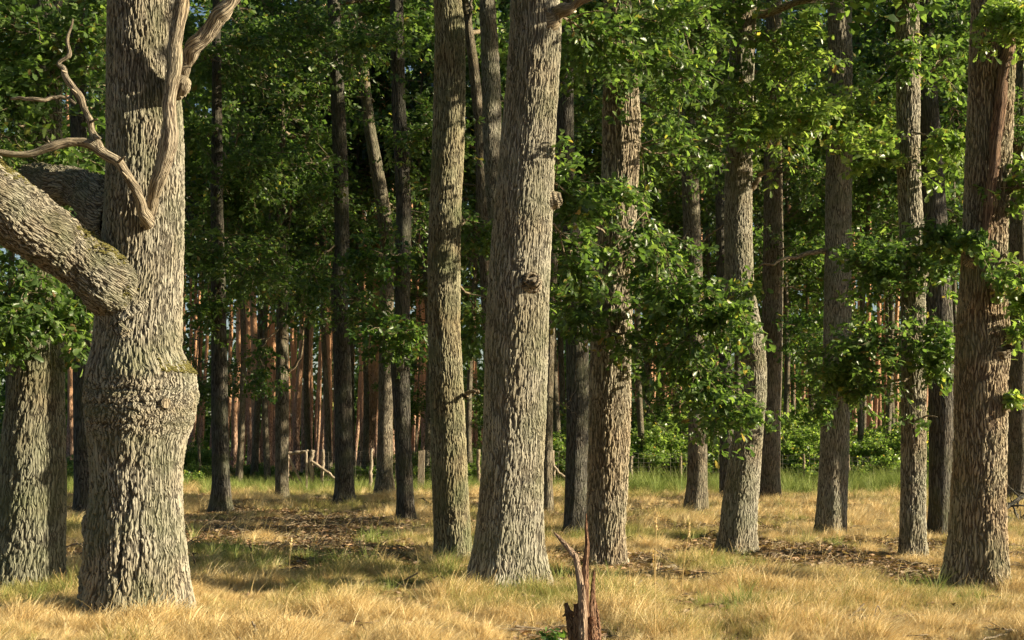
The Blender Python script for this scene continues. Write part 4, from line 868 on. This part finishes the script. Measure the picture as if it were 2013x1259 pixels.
# ------------------------------------------------------------------ fence and gate
DF = 47.5
def stick(name, parent, pts, rad, mtl='post', ns=8, n=14, wob=.03):
    a_ = Acc(); limb(a_, pts, rad, ns=ns, n=n, wob=wob); return a_.obj(name, M[mtl], parent)
gate = empty('wooden_gate', P(588, HZ, DF) - [0, 0, EYE])
tag(gate, 'weathered pole gate with diagonal braces at the left end of the mesh fence', 'gate')
stick('top_rail', gate, [P(563, 892, DF), P(585, 890, DF), P(606, 888, DF)], [.055, .055, .06])
stick('brace', gate, [P(564, 893, DF), P(582, 928, DF), P(602, 965, DF)], [.05, .05, .04])
stick('brace', gate, [P(564, 930, DF + .1), P(582, 948, DF + .1), P(597, 964, DF + .1)], [.035, .04, .03], 'twig')
stick('gate_post', gate, [P(602.5, 966, DF - .05), P(603, 930, DF - .05), P(602.5, 888, DF - .05)], [.05, .05, .045])
stick('gate_post', gate, [P(565, 966, DF - .05), P(565, 930, DF - .05), P(564, 888, DF - .05)], [.045, .05, .045])
def foot(px, py, d): q = P(px, py, d); q[2] = -.1; return q
fence = empty('mesh_fence', P(900, HZ, DF) - [0, 0, EYE])
tag(fence, 'rusty wire mesh fence on crooked wooden posts crossing behind the oaks', 'fence')
stick('post', fence, [foot(611, 965, DF), P(613, 930, DF), P(610, 910, DF), P(615, 892, DF), P(612, 887, DF)], [.085, .075, .09, .08, .05], wob=.05)
stick('post', fence, [foot(633, 965, DF), P(633, 940, DF), P(635, 915, DF), P(635, 883, DF)], [.06, .055, .06, .045], wob=.04)
stick('brace', fence, [P(614, 908, DF - .1), P(640, 926, DF - .1), P(662, 944, DF - .1)], [.05, .05, .04])
stick('post', fence, [foot(727, 965, DF), P(729, 930, DF), P(731, 882, DF)], [.06, .065, .04], wob=.05)
# squared post with a sawn bright face
a_ = Acc(); b0 = foot(827, 965, DF); tp = P(829, 887, DF)
w_ = .105
vv = [(-w_, -w_ * .8, 0), (w_, -w_ * .8, 0), (w_, w_ * .8, 0), (-w_, w_ * .8, 0)]
a_.add([b0 + q for q in np.array(vv)] + [np.array([tp[0], tp[1], tp[2] + .04 * (q[0] > 0)]) + q * [1, 1, 0] for q in np.array(vv)], [(0, 1, 5, 4), (1, 2, 6, 5), (2, 3, 7, 6), (3, 0, 4, 7), (4, 5, 6, 7)])
o_ = a_.obj('post', M['post'], fence, smooth=False); tag(o_, 'squared sawn post')
stick('post', fence, [foot(942, 965, DF), P(940, 925, DF), P(941, 885, DF)], [.07, .06, .07], 'twig', wob=.05)
stick('post', fence, [foot(776, 962, DF + .1), P(778, 940, DF + .1), P(778, 912, DF + .1)], [.03, .035, .02])
stick('post', fence, [foot(1090, 965, DF), P(1088, 930, DF), P(1087, 886, DF)], [.05, .055, .045])
stick('brace', fence, [P(1090, 918, DF - .1), P(1102, 932, DF - .1), P(1120, 944, DF - .1)], [.045, .045, .04])
stick('post', fence, [foot(1241, 965, DF), P(1240, 930, DF), P(1242, 897, DF)], [.05, .055, .045])
for x, yt in ((1338, 900), (1470, 903), (1580, 896), (1668, 897), (1778, 905), (1870, 905), (2000, 906)):
    stick('post', fence, [foot(x, 965, DF), P(x, 930, DF), P(x, yt - 3, DF)], [.05, .05, .04], 'twig')
def wire_mat():
    m, nt = mat('galvanised_wire'); bs = N(nt, 'ShaderNodeBsdfPrincipled', in_={'Base Color': (.30, .27, .23, 1), 'Metallic': .6, 'Roughness': .5}); o = N(nt, 'ShaderNodeOutputMaterial'); nt.links.new(bs.outputs[0], o.inputs[0]); return m
M['wire'] = wire_mat()
a_ = Acc(); fx = np.linspace(604, 2020, 190)
topy = np.interp(fx, [604, 1100, 1240, 1540, 1640, 1780, 2020], [888, 889, 892, 894, 896, 905, 906]) + 1.2 * np.sin(fx * .05)
boty = np.full_like(fx, 962.)
rows = 9
for r_ in range(rows):
    fr = (r_ / (rows - 1)) ** 1.0
    pts = np.array([P(x, t_ + (b_ - t_) * fr + .5 * math.sin(x * .11 + r_), DF + .03 * math.sin(x * .07)) for x, t_, b_ in zip(fx, topy, boty)])
    tubes(a_, pts, np.full(len(pts), .0045), 3, cap=False)
vp = np.array([np.array([P(x, t_ + (b_ - t_) * q, DF + .03 * math.sin(x * .07)) for q in (0, .5, 1)]) for x, t_, b_ in zip(np.arange(604, 2020, 10.5), np.interp(np.arange(604, 2020, 10.5), fx, topy), np.full(400, 962.))])
tubes(a_, vp, np.full((len(vp), 3), .0022), 3, cap=False)
tag(a_.obj('wire_mesh', M['wire'], fence), kind='stuff')

# ------------------------------------------------------------------ small board nailed to the dead-branch oak
bd = Acc(); c = P(1975, 800, 15.95) + [0.02, -.02, 0]
for (w2, h2, dz, dy) in ((.02, .055, 0, 0),):
    q = np.array([(-w2, -.05, -h2), (w2, -.05, -h2), (w2, .05, -h2), (-w2, .05, -h2), (-w2, -.05, h2), (w2, -.05, h2), (w2, .05, h2), (-w2, .05, h2)])
    bd.add(q + c, [(0, 1, 5, 4), (1, 2, 6, 5), (2, 3, 7, 6), (3, 0, 4, 7), (4, 5, 6, 7), (3, 2, 1, 0)])
tag(bd.obj('wooden_plaque', M['post'], None, origin=c, smooth=False), 'small pale board fixed to the sunny side of the dead-branch oak', 'board')

# ------------------------------------------------------------------ splintered stump in the foreground
DS = 9.6
st = empty('splintered_stump', (P(1147, HZ, DS)[0], DS, 0)); tag(st, 'reddish splintered stump with tall spike in the foreground grass', 'stump')
def splinter(name, pts, w, dd=0, mtl='redwood', ns=7):
    a_ = Acc(); q = np.array([P(x, y, DS + dd) for x, y in pts]); n = 40
    c4 = resample(np.hstack([q, np.array(w)[:, None] * DS / F]), n)
    # flattened, ridged strip of wood
    th = np.linspace(0, 2 * math.pi, 12, endpoint=False); r0 = np.random.RandomState(int(abs(pts[0][0] * 7 + pts[0][1])))
    pr = 1 + .35 * r0.uniform(-1, 1, 12)
    T = norm(np.gradient(c4[:, :3], axis=0)); A_ = norm(np.cross(T, np.array([.05, 1, .02]))); B_ = np.cross(T, A_)
    V = c4[:, None, :3] + c4[:, None, 3:4] * (pr * np.cos(th))[None, :, None] * A_[:, None] + .6 * c4[:, None, 3:4] * (pr * np.sin(th))[None, :, None] * B_[:, None]
    V += r0.normal(0, .0012, V.shape)
    i = np.arange(n - 1)[:, None] * 12; j = np.arange(12)[None]; j2 = (j + 1) % 12
    f = np.stack([i + j, i + j2, i + 12 + j2, i + 12 + j], -1).reshape(-1, 4)
    s = np.linspace(0, 1, n)[:, None] + 0 * th
    tcv = np.stack([.04 * np.cos(th)[None] + 0 * s + pts[0][0] * .01, .04 * np.sin(th)[None] + 0 * s, s], -1).reshape(-1, 3)
    a_.add(V.reshape(-1, 3), f, 0, tcv)
    return a_.obj(name, M[mtl], st, smooth=False)
splinter('spike', [(1154, 1400), (1153, 1259), (1151, 1200), (1151, 1150), (1152, 1110), (1155, 1075), (1153, 1040), (1153, 1010)], [15, 12, 10, 9, 6.5, 5, 3.4, 1.2])
splinter('spike', [(1146, 1400), (1146, 1259), (1145, 1200), (1141, 1150), (1135, 1115), (1132, 1098), (1126, 1089), (1117, 1078), (1102, 1061), (1089, 1047)], [9, 8, 7, 6, 5, 5, 5, 4.6, 3.4, 1.2], -.05, 'palewood')
splinter('spike', [(1167, 1400), (1166, 1259), (1165, 1200), (1166, 1155), (1168, 1122)], [9, 8, 7, 4.5, 2], .01)
splinter('spike', [(1174, 1400), (1174, 1259), (1172, 1215), (1170, 1183)], [12, 9, 7, 3], .04)
splinter('spike', [(1160, 1400), (1158, 1259), (1150, 1225), (1137, 1186)], [10, 9, 7, 5], .06)
splinter('spike', [(1148, 1400), (1147, 1300), (1145, 1230), (1146, 1150)], [7, 6.5, 5, 2], -.09, 'palewood')
splinter('slab', [(1135, 1400), (1133, 1300), (1129, 1259), (1121, 1222), (1112, 1186)], [15, 14, 12, 9, 3.5], .02)
splinter('slab', [(1150, 1420), (1149, 1300), (1147, 1240), (1146, 1196)], [26, 22, 14, 6], .06)
splinter('slab', [(1140, 1400), (1138, 1300), (1137, 1230), (1134, 1188)], [11, 10, 9, 6], -.03)
splinter('slab', [(1168, 1400), (1167, 1300), (1164, 1250), (1163, 1212)], [13, 12, 10, 5], -.02)
splinter('thorn', [(1132, 1210), (1120, 1204), (1106, 1212)], [3, 3, 1], -.02)

# small twig with dark leaves at its foot
a_ = Acc(); f_ = Acc(); rs = np.random.RandomState(6)
r2 = empty('seedling', (P(1090, HZ, 9.5)[0], 9.5, 0)); tag(r2, 'small dark-leaved seedling at the left foot of the splintered stump', 'seedling')
bough(a_, f_, [np.array([P(1110, HZ, 9.5)[0], 9.5, 0]), P(1095, 1300, 9.45), P(1085, 1240, 9.4)], .004, .14, 9, .05, 0, 2, t0=.6, rs=rs, sub=1, twig_r=.002)
a_.obj('stem', M['twig'], r2); f_.obj('foliage', M['leaf_dark'], r2)

# ------------------------------------------------------------------ fallen sticks and dead twigs
def fallen(name, label, pts, rad, mtl='twig', side=0, seed=0, cat='fallen branch'):
    """pts: photo pixels on the ground or (px,py,distance)"""
    rs = np.random.RandomState(seed); q = []
    for p in pts:
        if len(p) == 2:
            d = F * EYE / (p[1] - HZ); q.append([(p[0] - CX) * d / F, d, .03])
        else: q.append(P(*p))
    q = np.array(q); a_ = Acc(); c_ = limb(a_, q, rad, ns=7, n=26, wob=.03)
    for _ in range(side):
        i = rs.randint(5, 24); l = rs.uniform(.2, .6) ; dv = norm(rs.normal(0, 1, 3) * [1, .6, .5] + [0, 0, .35]); b_ = c_[i, :3]
        limb(a_, [b_, b_ + dv * l * .5 + rs.normal(0, .03, 3), b_ + dv * l], [c_[i, 3] * .6, c_[i, 3] * .4, .003], ns=4, n=8, wob=.02)
    tag(a_.obj(name, M[mtl], None, origin=q[0] * [1, 1, 0]), label, cat)
fallen('fallen_branch', 'bare twiggy dead branch lying beside the right edge oak', [(1962, 1020, 28), (1985, 1022, 28.2), (2030, 1028, 28.6), (2090, 1035, 29)], [.035, .045, .05, .055], side=18, seed=1, mtl='bark_dark')
fallen('fallen_branch', 'upper forked arm of dead wood at the right edge', [(1964, 1018, 27.8), (1990, 990, 28), (2040, 965, 28.4)], [.035, .04, .04], side=12, seed=2, mtl='bark_dark')
fallen('fallen_branch', 'dark branch in the grass at the bottom right corner', [(1920, 1262, 10.9), (1965, 1250, 11.2), (2010, 1238, 11.5), (2060, 1225, 11.8)], [.006, .010, .012, .012], side=5, seed=3)
fallen('fallen_branch', 'second dark branch crossing in the bottom right corner', [(1970, 1238, 11.2), (2015, 1244, 11.4), (2050, 1260, 11.5)], [.008, .01, .01], side=3, seed=4)
fallen('fallen_branch', 'thin brown stick slanting in the straw right of the stump', [(1468, 1222, 12.0), (1500, 1240, 11.8), (1536, 1256, 11.6), (1570, 1262, 11.5)], [.005, .007, .009, .009], side=1, seed=5)
fallen('fallen_branch', 'short forked twig in the leaf litter below the bent oak', [(1384, 1140), (1392, 1155), (1412, 1166)], [.008, .008, .006], side=2, seed=6)
fallen('fallen_branch', 'pale stick on the leaf litter right of the furrowed oak', [(1305, 1122), (1340, 1118), (1362, 1112)], [.022, .02, .01], 'deadwood', side=2, seed=7)
fallen('fallen_branch', 'long grey stick on the shaded ground right of the burred oak', [(380, 1044), (430, 1046), (470, 1042)], [.025, .03, .015], 'deadwood', side=3, seed=8)
fallen('fallen_branch', 'short pale log on the shaded ground below the slim oak', [(452, 1046), (478, 1050)], [.06, .05], 'deadwood', side=1, seed=9)
fallen('fallen_branch', 'dark stick lying near the fence left of the two-tone oak', [(832, 995), (848, 996), (862, 994)], [.04, .05, .03], 'bark_dark', side=4, seed=10)
fallen('fallen_branch', 'upright dark twig sprouting right of the burred oak', [(381, 1125), (383, 1105, 17.5), (380, 1092, 17.5), (388, 1088, 17.5)], [.014, .012, .01, .006], 'bark_dark', seed=11)
fallen('fallen_branch', 'thin bent twig standing in the shaded grass hollow', [(490, 1100), (494, 1085, 19.3), (490, 1070, 19.3)], [.01, .009, .006], 'bark_dark', seed=12)
fallen('fallen_branch', 'dry twig between the edge oak and the burred oak', [(118, 1082), (150, 1070, 20.5), (165, 1074, 20)], [.012, .01, .006], side=3, seed=13)
fallen('stake', 'short dark stake poking from the straw bottom left', [(505, 1262, 11.45), (503, 1245, 11.4), (496, 1222, 11.35)], [.016, .013, .006], 'deadwood', seed=14, cat='stake')
fallen('fallen_branch', 'broken twigs between the central and furrowed oaks', [(1072, 1068), (1098, 1072, 22), (1120, 1085, 21), (1140, 1080, 21)], [.012, .012, .01, .006], side=7, seed=15)
fallen('fallen_branch', 'stick leaning in dry grass left of the grey oak', [(1510, 1075), (1555, 1064, 22.5), (1612, 1058, 22.5)], [.012, .01, .006], side=5, seed=16)

# ------------------------------------------------------------------ grass, leaf litter (nobody could count it)
GC = {}
def tuft(name, n, h, spread, lean, w, mtl, seed, segs=4, seed_head=0.0, fan=.5):
    rs = np.random.RandomState(seed); a_ = Acc()
    ang = rs.uniform(0, 6.283, n); r = spread * np.sqrt(rs.rand(n)); b = np.stack([r * np.cos(ang), r * np.sin(ang), np.full(n, -.02)], -1)
    H = h * rs.uniform(.45, 1.1, n); out = np.stack([np.cos(ang), np.sin(ang)], -1) * fan * rs.uniform(.2, 1, (n, 1)) + rs.normal(0, .22, (n, 2)) + np.array([lean, 0])
    t = np.linspace(0, 1, segs)
    side = norm(np.stack([-np.sin(ang + 1), np.cos(ang + 1), np.zeros(n)], -1))
    V = np.zeros((n, segs, 2, 3))
    rs_w = rs.uniform(.5, 1.9, n)
    for i, tt in enumerate(t):
        c_ = b.copy(); c_[:, :2] += out * (H * tt ** 1.8)[:, None]; c_[:, 2] += H * tt * (1 - .25 * tt * np.linalg.norm(out, axis=1))
        ww = (w * (1 - .85 * tt) * .5 * rs_w)[:, None]
        V[:, i, 0] = c_ - side * ww; V[:, i, 1] = c_ + side * ww
    base = np.arange(n)[:, None] * segs * 2; k = np.arange(segs - 1)[None] * 2
    f = np.stack([base + k, base + k + 1, base + k + 3, base + k + 2], -1).reshape(-1, 4)
    a_.add(V.reshape(-1, 3), f)
    if seed_head:
        m_ = int(n * seed_head); tip = V[:m_, -1].mean(1); dv = norm(V[:m_, -1, 0] - V[:m_, -2, 0])
        A = np.repeat(tip, 5, 0) - np.repeat(dv, 5, 0) * np.tile(np.linspace(0, .06, 5), m_)[:, None]
        leaves(a_, A, np.repeat(dv, 5, 0) + rs.normal(0, .35, A.shape), .02, 2, 0, rs=rs)
    me = a_.mesh(name, [M[mtl]]); return bpy.data.objects.new(name, me)
def litter_tpl(seed, n=9):
    rs = np.random.RandomState(seed); a_ = Acc(); A = rs.normal(0, .12, (n, 3)) * [1, 1, 0] + [0, 0, .015]; A[:, 2] += rs.uniform(0, .03, n)
    leaves(a_, A, rs.normal(0, 1, (n, 3)) * [1, 1, .25], .085, 1, 0, flat=1.2, rs=rs)
    return bpy.data.objects.new('dead_leaf_cluster', a_.mesh('dead_leaf_cluster', [M['brown_leaf']]))
def collection(name, objs):
    c = bpy.data.collections.new(name)
    for o in objs: c.objects.link(o)
    return c
COL = {
 'dry': collection('dry_tufts', [tuft('dry_tuft', 34, .36, .16, .4, .014, 'straw', 1), tuft('dry_tuft', 26, .44, .13, .5, .014, 'straw', 2, seed_head=.03), tuft('dry_tuft', 36, .26, .2, .3, .013, 'straw', 3), tuft('dry_tuft', 20, .62, .10, .4, .013, 'straw', 4, seed_head=.12, fan=.7)]),
 'stalk': collection('straw_stalks', [tuft('straw_stalk', 5, .62, .10, .5, .010, 'straw', 21, segs=6, seed_head=.0, fan=.9), tuft('straw_stalk', 4, .75, .12, .35, .009, 'straw', 22, segs=6, seed_head=.0, fan=.8), tuft('straw_stalk', 6, .5, .10, .7, .011, 'straw', 23, segs=6)]),
 'mix': collection('half_dry_tufts', [tuft('half_dry_tuft', 34, .32, .15, .35, .013, 'mixgrass', 5), tuft('half_dry_tuft', 28, .48, .11, .3, .013, 'mixgrass', 6, fan=.8), tuft('half_dry_tuft', 34, .24, .18, .2, .012, 'mixgrass', 7)]),
 'green': collection('green_tufts', [tuft('green_tuft', 60, .4, .18, .15, .008, 'green', 8), tuft('green_tuft', 50, .55, .16, .2, .008, 'green', 9, fan=.7)]),
 'litter': collection('dead_leaf_clusters', [litter_tpl(s) for s in (1, 2, 3, 4)]),
}
def scatter(name, col, pts, scale, rz, label, cat):
    me = bpy.data.meshes.new(name); me.vertices.add(len(pts)); me.vertices.foreach_set('co', np.asarray(pts, np.float32).ravel())
    a1_ = me.attributes.new('sc', 'FLOAT', 'POINT'); a1_.data.foreach_set('value', np.asarray(scale, np.float32))
    a2_ = me.attributes.new('rz', 'FLOAT_VECTOR', 'POINT'); r3 = np.zeros((len(pts), 3), np.float32); r3[:, 2] = rz; a2_.data.foreach_set('vector', r3.ravel())
    me.update()
    o = bpy.data.objects.new(name, me); C.objects.link(o); tag(o, label, cat, kind='stuff')
    g = bpy.data.node_groups.new(name, 'GeometryNodeTree')
    g.interface.new_socket('Geometry', in_out='INPUT', socket_type='NodeSocketGeometry'); g.interface.new_socket('Geometry', in_out='OUTPUT', socket_type='NodeSocketGeometry')
    gi = g.nodes.new('NodeGroupInput'); go = g.nodes.new('NodeGroupOutput'); ci = g.nodes.new('GeometryNodeCollectionInfo'); ci.inputs[0].default_value = COL[col]; ci.inputs['Separate Children'].default_value = True; ci.inputs['Reset Children'].default_value = True
    ip = g.nodes.new('GeometryNodeInstanceOnPoints'); ip.inputs['Pick Instance'].default_value = True
    n1 = g.nodes.new('GeometryNodeInputNamedAttribute'); n1.data_type = 'FLOAT'; n1.inputs[0].default_value = 'sc'
    n2 = g.nodes.new('GeometryNodeInputNamedAttribute'); n2.data_type = 'FLOAT_VECTOR'; n2.inputs[0].default_value = 'rz'
    er = g.nodes.new('FunctionNodeEulerToRotation')
    L = g.links.new
    L(gi.outputs[0], ip.inputs['Points']); L(ci.outputs[0], ip.inputs['Instance']); L(n1.outputs[0], ip.inputs['Scale']); L(n2.outputs[0], er.inputs[0]); L(er.outputs[0], ip.inputs['Rotation']); L(ip.outputs[0], go.inputs[0])
    md = o.modifiers.new('scatter', 'NODES'); md.node_group = g
    return o

def wedge(n, d0, d1, rs, margin=1.08, pw=1.0):
    """random ground points in the seen wedge between two distances"""
    y = np.sqrt(rs.uniform(d0 ** 2, d1 ** 2, n)) ; x = rs.uniform(-.5, .5, n) * 2013 / F * y * margin
    return x, y
def fbm(x, y, s, o=0.0):
    return np.array([mnoise.fractal((a_ * s + o, b_ * s * .75 - o, o), 1.0, 2.0, 3) for a_, b_ in zip(x, y)])
# where the turf is bare: hollow of leaf litter under the oaks
def bare(x, y):
    v = fbm(x, y, .6, 4.2) * .75
    px = CX + x * F / y; py = HZ + F * EYE / y
    v += .62 * np.exp(-((px - 560) / 230) ** 2 - ((py - 1045) / 40) ** 2)
    v += .45 * np.exp(-((px - 690) / 120) ** 2 - ((py - 1105) / 25) ** 2)
    v += .55 * np.exp(-((px - 1450) / 260) ** 2 - ((py - 1092) / 26) ** 2)
    v += .55 * np.exp(-((px - 1680) / 100) ** 2 - ((py - 1108) / 26) ** 2)
    v += .3 * np.exp(-((px - 1400) / 150) ** 2 - ((py - 1160) / 14) ** 2)
    v += .3 * np.exp(-((px - 1120) / 50) ** 2 - ((py - 1110) / 30) ** 2)
    v -= .28 * (py > 1150)
    return v
def keep_off(x, y):
    k = np.ones(len(x), bool)
    for t in OAK:
        c_, r_ = lines[t['k']](0.25); k &= (x - c_[0]) ** 2 + (y - t['d']) ** 2 > (r_ * .93) ** 2
    return k
rs = np.random.RandomState(55)
def build(n, d0, d1, col, name, label, cat, smul, pf, jit=.3):
    x, y = wedge(n, d0, d1, rs); k = keep_off(x, y) & (rs.rand(n) < pf(x, y)); x, y = x[k], y[k]
    z = gh(x, y); return np.stack([x, y, z], -1), smul(x, y) * rs.uniform(1 - jit, 1 + jit, len(x)), rs.normal(0, 1.2, len(x))
def pfb(x, y): return np.clip(1.15 - 3.2 * np.clip(bare(x, y) - .04, 0, 1), .03, 1)
def green_amt(x, y):
    px = CX + x * F / y; py = HZ + F * EYE / y
    g_ = .8 * fbm(x, y, .4, 9.7) + .12
    g_ += .36 * np.exp(-((px - 560) / 330) ** 2 - ((py - 1120) / 50) ** 2) + .4 * np.exp(-((px - 60) / 120) ** 2 - ((py - 1170) / 40) ** 2) + .5 * (py < 985) * (px > 1200) + .25 * (py < 950) + .35 * np.exp(-((px - 1250) / 180) ** 2 - ((py - 1045) / 14) ** 2)
    g_ -= .3 * (py > 1215)
    return g_
parts = {'dry': [], 'mix': [], 'green': []}
for n, d0, d1, sm in ((28000, 10.6, 17, .29), (28000, 17, 26, .29), (24000, 26, 48, .42)):
    for col in ('dry', 'mix'):
        if col == 'dry': pf = lambda x, y: pfb(x, y) * np.clip(.95 - 1.5 * green_amt(x, y), .06, 1)
        else: pf = lambda x, y: pfb(x, y) * np.clip(.05 + 1.4 * green_amt(x, y), .02, 1)
        def smul(x, y, sm=sm): return sm * np.clip(1.05 - 1.3 * np.clip(bare(x, y), 0, 1), .45, 1) * np.clip(1 + 1.3 * fbm(x, y, 1.4, 2.2), .45, 1.7)
        parts[col].append(build(n, d0, d1, col, '', '', '', smul, pf))
x, y = wedge(9000, 44, 66, rs); k = (rs.rand(9000) < np.clip((y - 42) / 8, .1, 1)) & ~((x < -3) & (y > 54)); x, y = x[k], y[k]
sgr = np.where(x > 3.5, np.where(y > 49, 2.2, 1.5), .9) * rs.uniform(.7, 1.3, len(x))
parts['green'].append((np.stack([x, y, gh(x, y)], -1), sgr, rs.uniform(0, 6.28, len(x))))
x, y = wedge(900, 12, 24, rs); k = keep_off(x, y) & (green_amt(x, y) > .35); x, y = x[k], y[k]
parts['green'].append((np.stack([x, y, gh(x, y)], -1), rs.uniform(.35, .7, len(x)), rs.uniform(0, 6.28, len(x))))
NMS = {'dry': ('dry_grass', 'bleached straw-coloured grass covering the clearing'), 'mix': ('half_dry_grass', 'half green, half dry grass tufts in the clearing'), 'green': ('green_grass', 'tall green grass along and behind the fence')}
for col, L_ in parts.items():
    scatter(NMS[col][0], col, np.concatenate([q[0] for q in L_]), np.concatenate([q[1] for q in L_]), np.concatenate([q[2] for q in L_]), NMS[col][1], 'grass')
x, y = wedge(20000, 10.8, 46, rs); k = keep_off(x, y) & (rs.rand(len(x)) < np.clip(.3 + 1.6 * bare(x, y), .12, 1)); x, y = x[k], y[k]
scatter('leaf_litter', 'litter', np.stack([x, y, gh(x, y)], -1), rs.uniform(.7, 1.2, len(x)), rs.uniform(0, 6.28, len(x)), 'fallen brown oak leaves scattered on the bare patches', 'leaf litter')

def twig_tpl(seed):
    rr_ = np.random.RandomState(seed); a_ = Acc()
    for _ in range(3):
        c_ = rr_.normal(0, .12, 3) * [1, 1, 0] + [0, 0, .02]; dv = norm(rr_.normal(0, 1, 3) * [1, 1, .12]); l = rr_.uniform(.08, .3)
        limb(a_, [c_ - dv * l, c_ + rr_.normal(0, .02, 3) + [0, 0, .02], c_ + dv * l], [.006, .005, .002], ns=4, n=7)
    return bpy.data.objects.new('fallen_twig', a_.mesh('fallen_twig', [M['twig']]))
COL['twigs'] = collection('fallen_twigs', [twig_tpl(s_) for s_ in (1, 2, 3)])
x, y = wedge(2600, 10.8, 40, rs); k = keep_off(x, y) & (rs.rand(len(x)) < np.clip(.25 + 1.4 * bare(x, y), .1, 1)); x, y = x[k], y[k]
scatter('twig_litter', 'twigs', np.stack([x, y, gh(x, y)], -1), rs.uniform(.7, 1.6, len(x)), rs.uniform(0, 6.28, len(x)), 'small fallen twigs strewn over the leaf litter', 'twigs')
x, y = wedge(1500, 10.8, 30, rs); k = keep_off(x, y) & (rs.rand(len(x)) < .6); x, y = x[k], y[k]
scatter('straw_stalks', 'stalk', np.stack([x, y, gh(x, y)], -1), rs.uniform(.3, .7, len(x)), rs.normal(0, 1.2, len(x)), 'longer bleached stalks bending over the dry grass', 'grass')

# tall dry stalks in front
for i, (x, yb, yt, dx) in enumerate([(1288, 1262, 1015, 2), (1340, 1180, 1035, 16), (1288, 1180, 1090, -4), (618, 1130, 1060, 0), (568, 1150, 1065, 4), (698, 1130, 1080, -2), (1395, 1120, 1075, 6)]):
    d = min(F * EYE / (yb - HZ), 18); 
    root = empty('grass_stalk', (P(x, HZ, d)[0], d, 0))
    tag(root, ['tallest straw stalk with seed head, right of the stump', 'leaning straw stalk with seed head left of the bent oak', 'shorter straw stalk beside the tallest one', 'dry stalk in the hollow left of centre', 'dry stalk leftmost in the shaded hollow', 'thin dry stalk left of the two-tone oak', 'thin dry stalk just left of the bent oak foot'][i], 'grass stalk')
    a_ = Acc(); limb(a_, [np.array([P(x, HZ, d)[0], d, 0]), P(x + dx * .3, (yb + yt) / 2, d), P(x + dx, yt, d)], [.0022, .0018, .0012], ns=4, n=12)
    a_.obj('stem', M['straw'], root); h_ = Acc(); rr_ = np.random.RandomState(i)
    A = P(x + dx, yt, d) + np.outer(np.linspace(-.12, .02, 26), [.1 * dx / 16, 0, 1]) + rr_.normal(0, .006, (26, 3))
    leaves(h_, A, rr_.normal(0, .3, A.shape) + [0, 0, 1], .03, 2, 0, rs=rr_); h_.obj('seed_head', M['straw'], root)
